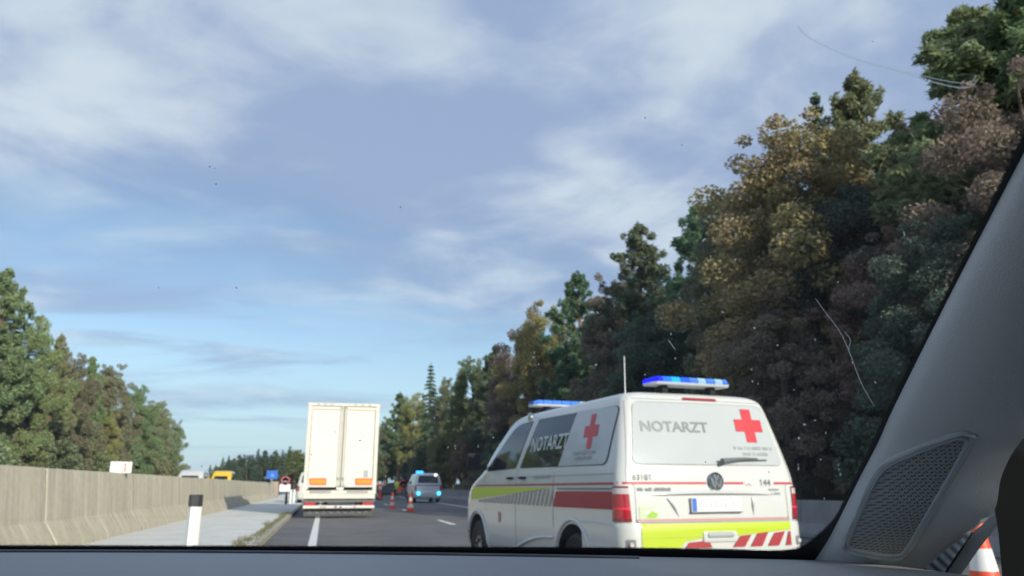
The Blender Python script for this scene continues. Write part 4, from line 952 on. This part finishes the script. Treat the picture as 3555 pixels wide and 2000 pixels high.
# ================================================================== WORKER
def skin_body(name, verts, edges, radii, m, parent, sub=2):
    me = bpy.data.meshes.new(name); me.from_pydata(verts, edges, []); o = bpy.data.objects.new(name, me); COL.objects.link(o)
    md = o.modifiers.new('s', 'SKIN'); md.use_smooth_shade = True
    for i, v in enumerate(me.skin_vertices[0].data): v.radius = (radii[i], radii[i]); v.use_root = (i == 0)
    sb = o.modifiers.new('d', 'SUBSURF'); sb.levels = sb.render_levels = sub
    dg = bpy.context.evaluated_depsgraph_get(); dg.update(); m2 = bpy.data.meshes.new_from_object(o.evaluated_get(dg))
    bpy.data.objects.remove(o); m2.materials.clear(); m2.materials.append(m)
    m2.polygons.foreach_set('use_smooth', [True]*len(m2.polygons))
    q = bpy.data.objects.new(name, m2); COL.objects.link(q); q.parent = parent; return q
wk = thing('person', 'worker in a yellow vest standing by the dark car', 'person', (6.05, 67.0, 0), R(10))
Vb = [(0, 0, .95), (0, 0, 1.12), (0, 0, 1.32), (0, 0, 1.47), (0, -.01, 1.55), (0, -.02, 1.66), (0, -.02, 1.75),
      (-.19, 0, 1.43), (-.27, .0, 1.16), (-.20, -.16, .98), (-.18, -.22, .92), (.19, 0, 1.43), (.28, .02, 1.16), (.26, -.10, .93), (.25, -.13, .86),
      (-.10, 0, .88), (-.12, -.02, .48), (-.13, .02, .09), (-.13, -.12, .04), (.10, 0, .88), (.13, -.02, .48), (.14, .02, .09), (.15, -.12, .04)]
Eb = [(0, 1), (1, 2), (2, 3), (3, 4), (4, 5), (5, 6), (3, 7), (7, 8), (8, 9), (9, 10), (3, 11), (11, 12), (12, 13), (13, 14), (0, 15), (15, 16), (16, 17), (17, 18), (0, 19), (19, 20), (20, 21), (21, 22)]
Rb = [.15, .145, .17, .12, .055, .095, .075, .075, .052, .042, .035, .075, .052, .042, .035, .10, .07, .05, .04, .10, .07, .05, .04]
skin_body('body', Vb, Eb, Rb, mat('dark_clothes', (.03, .035, .04), .8), wk)
vest = MB(); rr = []
for z, w, d_ in ((.86, .205, .165), (.98, .21, .17), (1.15, .215, .175), (1.32, .235, .185), (1.43, .22, .16), (1.50, .11, .10)):
    rr.append([(w*math.cos(2*math.pi*k/20), d_*math.sin(2*math.pi*k/20), z) for k in range(20)])
vs = vest.rings(rr, cap=False).obj('vest', mat('hi_vis_yellow', (.74, .90, .06), .6), wk, smooth=60)
for z in (1.0, 1.16): MB().lathe([(.219, z), (.221, z+.05)], 20, 'z').obj('reflective_band', mat('reflective_band', (.6, .6, .58), .4), vs)
MB().lathe([(.088, 1.62), (.105, 1.68), (.10, 1.75), (.06, 1.80), (.01, 1.81)], 18, 'z', (0, -.02, 0)).obj('hair', mat('grey_hair', (.22, .22, .21), .8), wk, smooth=60)
skin_m = mat('skin', (.42, .26, .19), .6); MB().lathe([(.03, 1.55), (.075, 1.585), (.090, 1.635), (.09, 1.67)], 14, 'z', (0, -.04, 0)).obj('face', skin_m, wk, smooth=60)
MB().tube([(0, -.12, 1.645), (0, -.145, 1.625), (0, -.12, 1.612)], [.008, .014, .01], 6).obj('nose', skin_m, wk)

# ================================================================== THE CAR ONE LOOKS OUT OF
CAR = thing('car', 'car cabin seen from inside: grey dashboard, windscreen and speaker pillar', 'car', (0, 0, 0))
def Y0(x): return 1.049-.344*x-.179*x*x               # foot of the windscreen in plan
def wpt(x, s): return (x, Y0(x)-s, 1.02+.6*s)
def bvh_of(o):
    bm = bmesh.new(); bm.from_mesh(o.data); t = BVHTree.FromBMesh(bm); bm.free(); return t
def hit(t, px, py, off=0.):
    d = ray(px, py).normalized(); h = t.ray_cast(CP, d)
    if h[0] is None: return None
    return CP+d*(h[3]-off)
xs = [-.95+1.62*i/40 for i in range(41)]; ss = [-.03+.80*j/24 for j in range(25)]
wb = MB(); wb.rings([[wpt(x, s) for x in xs] for s in ss], closed=False, cap=False)
WS = wb.obj('windscreen', glassmat('windscreen_glass', (.97, .985, .975), .85, 1.45), CAR, smooth=60)
wt_ = bvh_of(WS)
# printed black edge of the glass
def crom(pts, n):
    out = []
    P = [Vector(p) for p in pts]; P = [P[0]*2-P[1]]+P+[P[-1]*2-P[-2]]
    for i in range(1, len(P)-2):
        for k in range(n):
            t = k/n; a, b, c, d = P[i-1], P[i], P[i+1], P[i+2]
            out.append(.5*((2*b)+(c-a)*t+(2*a-5*b+4*c-d)*t*t+(3*b-a-3*c+d)*t**3))
    out.append(P[-2]); return out
OUT = crom([(-400, 1886), (0, 1886), (700, 1888), (1400, 1891), (2100, 1895), (2500, 1900), (2680, 1905), (2768, 1893), (2830, 1852), (2885, 1803), (2921, 1742), (2950, 1681), (3015, 1549), (3085, 1400), (3287, 1000), (3555, 452), (3800, -40)], 8)
INN = crom([(-400, 1950), (0, 1950), (700, 1950), (1400, 1950), (2100, 1950), (2500, 1955), (2700, 1960), (2830, 1960), (2900, 1900), (2945, 1820), (2985, 1745), (3020, 1681), (3085, 1549), (3150, 1400), (3350, 1000), (3610, 452), (3860, -40)], 8)
fv = []; uv = []
K = 8
for a, b in zip(OUT, INN):
    for k in range(K+1):
        p = a.lerp(b, k/K); h = hit(wt_, p.x, p.y, .0015)
        fv.append(h if h is not None else CP+ray(p.x, p.y)/FPX*1.0)
fb = MB(); n = K+1; fb.add(fv, [(i*n+k, i*n+k+1, (i+1)*n+k+1, (i+1)*n+k) for i in range(len(OUT)-1) for k in range(K)])
fm = bpy.data.materials.new('frit_print'); fm.use_nodes = True; t = fm.node_tree; bs_ = t.nodes['Principled BSDF']; bs_.inputs['Base Color'].default_value = (.035, .037, .042, 1); bs_.inputs['Roughness'].default_value = .45
at = t.nodes.new('ShaderNodeAttribute'); at.attribute_name = 'edge'
tcn = t.nodes.new('ShaderNodeTexCoord'); vo = t.nodes.new('ShaderNodeTexVoronoi'); t.links.new(tcn.outputs['Object'], vo.inputs['Vector']); vo.inputs['Scale'].default_value = 620; vo.inputs['Randomness'].default_value = .25
mm = t.nodes.new('ShaderNodeMath'); mm.operation = 'LESS_THAN'; t.links.new(vo.outputs['Distance'], mm.inputs[0])
mr_ = t.nodes.new('ShaderNodeMapRange'); t.links.new(at.outputs['Fac'], mr_.inputs[0]); mr_.inputs[1].default_value = 0; mr_.inputs[2].default_value = .28; mr_.inputs[3].default_value = .12; mr_.inputs[4].default_value = 1.2
t.links.new(mr_.outputs[0], mm.inputs[1]); t.links.new(mm.outputs[0], bs_.inputs['Alpha'])
FR = fb.obj('printed_edge', fm, WS)
at_ = FR.data.attributes.new('edge', 'FLOAT', 'POINT'); at_.data.foreach_set('value', [k/K for _ in OUT for k in range(n)])
# pillar trim
LP = crom([(2740, 2200), (2780, 2020), (2838, 1932), (2882, 1862), (2940, 1748), (2990, 1648), (3048, 1537), (3110, 1400), (3311, 1000), (3555, 531), (3790, 90)], 6)
RP = crom([(3010, 2240), (3140, 2045), (3280, 1913), (3362, 1851), (3450, 1775), (3475, 1660), (3520, 1565), (3590, 1480), (3790, 1250), (4020, 900), (4300, 480)], 6)
rows = []; back = []
for i, (a, b) in enumerate(zip(LP, RP)):
    A3 = hit(wt_, a.x, a.y, .004) or CP+ray(a.x, a.y)/FPX*.7
    tt = i/(len(LP)-1); d = ray(b.x, b.y); Xs = .68-.10*tt; B3 = CP+d*(Xs/d.x)
    row = []
    for k in range(17):
        s = k/16; p = A3.lerp(B3, s); toc = (CP-p).normalized()
        row.append(p+toc*(.070*math.sin(math.pi*s*.58)**.7))
    rows.append(row); back.append([p-(CP-p).normalized()*.035 for p in reversed(row)])
trimm = mat('pillar_trim', (.62, .64, .65), .75, bump=.25, bscale=900)
pb_ = MB(); pb_.rings([r+q for r, q in zip(rows, back)]); PIL = pb_.obj('pillar', trimm, CAR, smooth=40)
pt = bvh_of(PIL)
RIM = crom([(3383, 1512), (3329, 1505), (3197, 1553), (3093, 1599), (3042, 1650), (2990, 1752), (2938, 1870), (2936, 1908), (2975, 1922), (3031, 1932), (3114, 1938), (3155, 1910), (3238, 1773), (3346, 1586), (3383, 1512)], 4)[:-1]
cR = sum(RIM, Vector((0, 0)))/len(RIM)
dkr = mat('speaker_rim', (.42, .44, .45), .55)
for sc, r, nm in ((1.0, .0030, 'rim'), (.93, .0026, 'rim')):
    q = [hit(pt, *(cR+(p-cR)*sc), .0005) for p in RIM]; q = [x for x in q if x is not None]
    MB().tube(q+[q[0]], r, 6).obj(nm, dkr, PIL, smooth=60)
vs, fs = ringfill([tuple(cR+(p-cR)*.92) for p in RIM], 22)
gv = [hit(pt, x, y, .0012) for x, y in vs]
if all(x is not None for x in gv):
    gm = mat('speaker_mesh', (.16, .17, .175), .6); t = gm.node_tree; b_ = t.nodes['Principled BSDF']
    tcn = t.nodes.new('ShaderNodeTexCoord'); vo = t.nodes.new('ShaderNodeTexVoronoi'); t.links.new(tcn.outputs['Object'], vo.inputs['Vector']); vo.inputs['Scale'].default_value = 330; vo.inputs['Randomness'].default_value = .0
    r_ = t.nodes.new('ShaderNodeMapRange'); t.links.new(vo.outputs['Distance'], r_.inputs[0]); r_.inputs[1].default_value = .30; r_.inputs[2].default_value = .42
    mx_ = t.nodes.new('ShaderNodeMix'); mx_.data_type = 'RGBA'; t.links.new(r_.outputs[0], mx_.inputs[0]); mx_.inputs[6].default_value = (.03, .032, .034, 1); mx_.inputs[7].default_value = (.33, .345, .35, 1)
    t.links.new(mx_.outputs[2], b_.inputs['Base Color'])
    MB().add(gv, fs).obj('speaker_grille', gm, PIL, smooth=60)
# dashboard
dash_m = mat('dashboard_plastic', (.25, .255, .265), .48, bump=.18, bscale=700, spec=.5)
prof = [(.016, -.03), (.016, -.012), (0, -.004), (-.03, .0), (-.10, .001), (-.17, .0015), (-.26, .002), (-.36, .0), (-.44, -.006), (-.50, -.025), (-.54, -.08), (-.56, -.30)]
db = MB(); dx = [-.95+1.525*i/48 for i in range(49)]
db.rings([[(x, Y0(min(x, .70))+a, 1.02+z) for x in dx] for a, z in prof], closed=False, cap=False)
DB = db.obj('dashboard', dash_m, CAR, smooth=40)
sb_ = MB(); sb_.tube([(x, Y0(x)-.055-.012*math.sin(x*3), 1.0215) for x in dx[2:42]], .0022, 6); sb_.obj('seam', mat('dash_seam', (.09, .093, .10), .5), DB, smooth=60)
# door frame, quarter window, trim strip
def pxpoly(name, poly, d0, d1, m, parent=CAR):
    return MB().prism(poly, lambda x, y: CP+ray(x, y)/FPX*d0, lambda x, y: CP+ray(x, y)/FPX*d1).obj(name, m, parent)
pxpoly('door_frame', [(3437, 1640), (3487, 1562), (3560, 1493), (3720, 1380), (4050, 1250), (4050, 2400), (3520, 2400), (3479, 2000), (3467, 1855), (3456, 1785)], .70, .76, mat('door_black', (.008, .009, .010), .95, spec=.05))
gs = mat('window_strip', (.60, .62, .60), .6); 
pxpoly('trim_strip', [(3470, 1772), (3474, 1812), (3405, 1897), (3333, 2000), (3262, 2110), (3205, 2110), (3278, 2000), (3379, 1847)], .83, .86, gs)
pxpoly('strip_groove', [(3372, 1850), (3381, 1848), (3281, 2000), (3208, 2110), (3198, 2110), (3270, 2000)], .822, .829, mat('groove', (.02, .02, .021), .7))
rib = mat('ribbed_print', (.25, .29, .29), .5); t = rib.node_tree; tcn = t.nodes.new('ShaderNodeTexCoord'); wv = t.nodes.new('ShaderNodeTexWave'); t.links.new(tcn.outputs['Object'], wv.inputs['Vector']); wv.inputs['Scale'].default_value = 95; wv.bands_direction = 'Y'
mx_ = t.nodes.new('ShaderNodeMix'); mx_.data_type = 'RGBA'; t.links.new(wv.outputs['Fac'], mx_.inputs[0]); mx_.inputs[6].default_value = (.12, .13, .135, 1); mx_.inputs[7].default_value = (.60, .66, .66, 1); t.links.new(mx_.outputs[2], t.nodes['Principled BSDF'].inputs['Base Color'])
pxpoly('ribbed_corner', [(3368, 1846), (3374, 1852), (3270, 2005), (3190, 2120), (3060, 2120), (3184, 1985)], .835, .838, rib)
QG = MB().add([CP+ray(x, y)/FPX*.90 for x, y in ((3300, 1770), (3520, 1740), (3560, 2200), (3100, 2200))], [(0, 1, 2, 3)]).obj('quarter_window', glassmat('side_glass', (.93, .96, .95), .6), CAR)
# shell: headliner, doors, seats, bonnet
shell = mat('headliner', (.62, .62, .60), .9); doorm = mat('door_trim', (.04, .04, .042), .7); seatm = mat('seat_fabric', (.16, .16, .165), .9); bonnet = mat('bonnet_paint', (.20, .21, .22), .25, coat=.5)
MB().box(-1.05, .80, -2.5, .285, 1.475, 1.51, .01).obj('headliner', shell, CAR)
for sx, x0 in ((1, .74), (-1, -1.02)):
    MB().box(x0, x0+.05, -2.5, .55, .35, .93, .015).obj('door_panel', doorm, CAR)
    MB().box(x0-.05*sx, x0+.04-.05*sx, -.42, -.26, .93, 1.474, .01).obj('door_pillar', doorm, CAR); MB().box(x0-.05*sx, x0+.04-.05*sx, -1.7, -1.3, .93, 1.474, .01).obj('rear_pillar', doorm, CAR)
    MB().box(x0-.06*sx, x0+.03-.06*sx, -2.4, .05, 1.44, 1.474, .005).obj('roof_rail', shell, CAR)
MB().box(-1.0, .76, -2.55, -2.45, .35, 1.02, .015).obj('rear_panel', doorm, CAR)
MB().box(-1.0, .76, -2.5, .6, .28, .34).obj('floor_pan', doorm, CAR)
tint = glassmat('sun_blocking_glass', (.12, .13, .13), .5); clear = glassmat('clear_side_glass', (.9, .92, .91), .5)  # dark tint added to the unseen right window, keeps sun off pillar and dash
for x in (.735, -.965):
    MB().add([(x, -2.4, .93), (x, .36, .93), (x, .16, 1.44), (x, -2.3, 1.44)], [(0, 1, 2, 3)]).obj('door_window', tint if x > 0 else clear, CAR)
MB().add([(-.95, -2.47, 1.02), (.72, -2.47, 1.02), (.62, -2.40, 1.47), (-.88, -2.40, 1.47)], [(0, 1, 2, 3)]).obj('rear_window', clear, CAR)
for sx in (.24, -.52):
    st = MB().box(sx-.24, sx+.24, -.62, -.46, .40, 1.02, .06).obj('seat', seatm, CAR, smooth=40); MB().box(sx-.13, sx+.13, -.62, -.52, 1.05, 1.24, .04).obj('headrest', seatm, st, smooth=40)
hb = MB(); hb.rings([[(x, Y0(x)+.03+u*1.0, .93-.10*u*u-.12*((x+.13)/.85)**4) for x in [-.95+1.62*i/16 for i in range(17)]] for u in (0, .15, .3, .45, .6, .75, .85)], closed=False, cap=False); hb.obj('bonnet', bonnet, CAR, smooth=60)
# dried insects and grit on the glass, and the smear the wiper left
spl = bpy.data.materials.new('dried_splash'); spl.use_nodes = True; t = spl.node_tree; t.nodes.clear()
tr = t.nodes.new('ShaderNodeBsdfTranslucent'); tr.inputs[0].default_value = (.92, .92, .88, 1); df = t.nodes.new('ShaderNodeBsdfDiffuse'); df.inputs[0].default_value = (.75, .73, .68, 1)
mx_ = t.nodes.new('ShaderNodeMixShader'); mx_.inputs[0].default_value = .25; t.links.new(tr.outputs[0], mx_.inputs[1]); t.links.new(df.outputs[0], mx_.inputs[2]); o_ = t.nodes.new('ShaderNodeOutputMaterial'); t.links.new(mx_.outputs[0], o_.inputs[0])
SP = [(3140, 813, 9), (1713, 1520, 6), (1660, 1551, 5), (1580, 1549, 5), (1555, 1555, 4), (1581, 1558, 4), (1535, 1410, 6), (1508, 1452, 6), (2240, 1302, 5), (2613, 1325, 7), (2632, 1334, 4), (2610, 1284, 5), (2757, 1355, 4), (2775, 1522, 8), (2793, 1475, 7), (2830, 1461, 4), (2913, 1631, 4), (2850, 1597, 4), (2862, 1732, 4), (2868, 1504, 4),
      (2070, 1268, 7), (2075, 1086, 6), (2330, 1160, 7), (2345, 1245, 6), (2510, 1085, 6), (2620, 1140, 8), (2700, 1200, 5), (2830, 1180, 6), (2960, 1260, 5), (3040, 1330, 6), (3060, 1100, 4), (2910, 980, 5), (3225, 930, 4), (1870, 1266, 4), (1340, 1655, 5), (1385, 1610, 4), (1855, 1225, 4), (728, 580, 6), (745, 585, 4), (750, 640, 7), (1390, 720, 5), (2240, 410, 5), (2368, 505, 4), (2410, 655, 4), (3030, 145, 4), (550, 1000, 4), (170, 1330, 5), (820, 1000, 4), (1250, 1530, 5), (1165, 1500, 4), (1080, 1580, 4), (2450, 1605, 5), (2670, 1640, 5), (700, 1620, 5), (1140, 1808, 4), (955, 1870, 4)]
srng = random.Random(8); sb_ = MB()
for px, py, r in SP:
    n = 9; a0 = srng.uniform(0, 6.28); el = srng.uniform(1.0, 2.2); ring = []
    for k in range(n):
        a = 2*math.pi*k/n; q = r*.46*srng.uniform(.55, 1.15); u, v = q*math.cos(a)*el, q*math.sin(a)/el**.5
        h = hit(wt_, px+u*math.cos(a0)-v*math.sin(a0), py+u*math.sin(a0)+v*math.cos(a0), -.0012)
        if h is None: break
        ring.append(h)
    if len(ring) == n: sb_.add(ring+[p+Vector((0, .0004, .0007)) for p in ring], [tuple(range(n)), tuple(range(2*n-1, n-1, -1))]+[(i, (i+1) % n, n+(i+1) % n, n+i) for i in range(n)])
stuff(sb_.obj('insect_splashes', spl, WS))
sm = MB()
for pts, r in (([(2770, 90), (2800, 125), (2880, 168), (3000, 215), (3130, 250), (3240, 285), (3330, 304), (3375, 298), (3396, 272)], .0011), ([(3130, 245), (3240, 272), (3330, 288), (3370, 285), (3390, 262)], .0008),
               ([(2830, 1035), (2870, 1090), (2915, 1150), (2950, 1225), (2990, 1330), (3035, 1410)], .0005), ([(2930, 1150), (2952, 1180), (2945, 1215)], .0005), ([(2320, 1180), (2345, 1215)], .0009)):
    q = [hit(wt_, p.x, p.y, -.001) for p in crom(pts, 5)]; q = [x for x in q if x is not None]
    if len(q) > 2: sm.tube(q, [r*.25]+[r*.6]*(len(q)-2)+[r*.3], 4)
thin = bpy.data.materials.new('wiper_smear'); thin.use_nodes = True; t = thin.node_tree; t.nodes.clear(); a_ = t.nodes.new('ShaderNodeBsdfTransparent'); tr = t.nodes.new('ShaderNodeBsdfTranslucent'); tr.inputs[0].default_value = (.95, .95, .92, 1)
mx_ = t.nodes.new('ShaderNodeMixShader'); mx_.inputs[0].default_value = .28; t.links.new(a_.outputs[0], mx_.inputs[1]); t.links.new(tr.outputs[0], mx_.inputs[2]); o_ = t.nodes.new('ShaderNodeOutputMaterial'); t.links.new(mx_.outputs[0], o_.inputs[0])
stuff(sm.obj('wiper_smear', thin, WS))
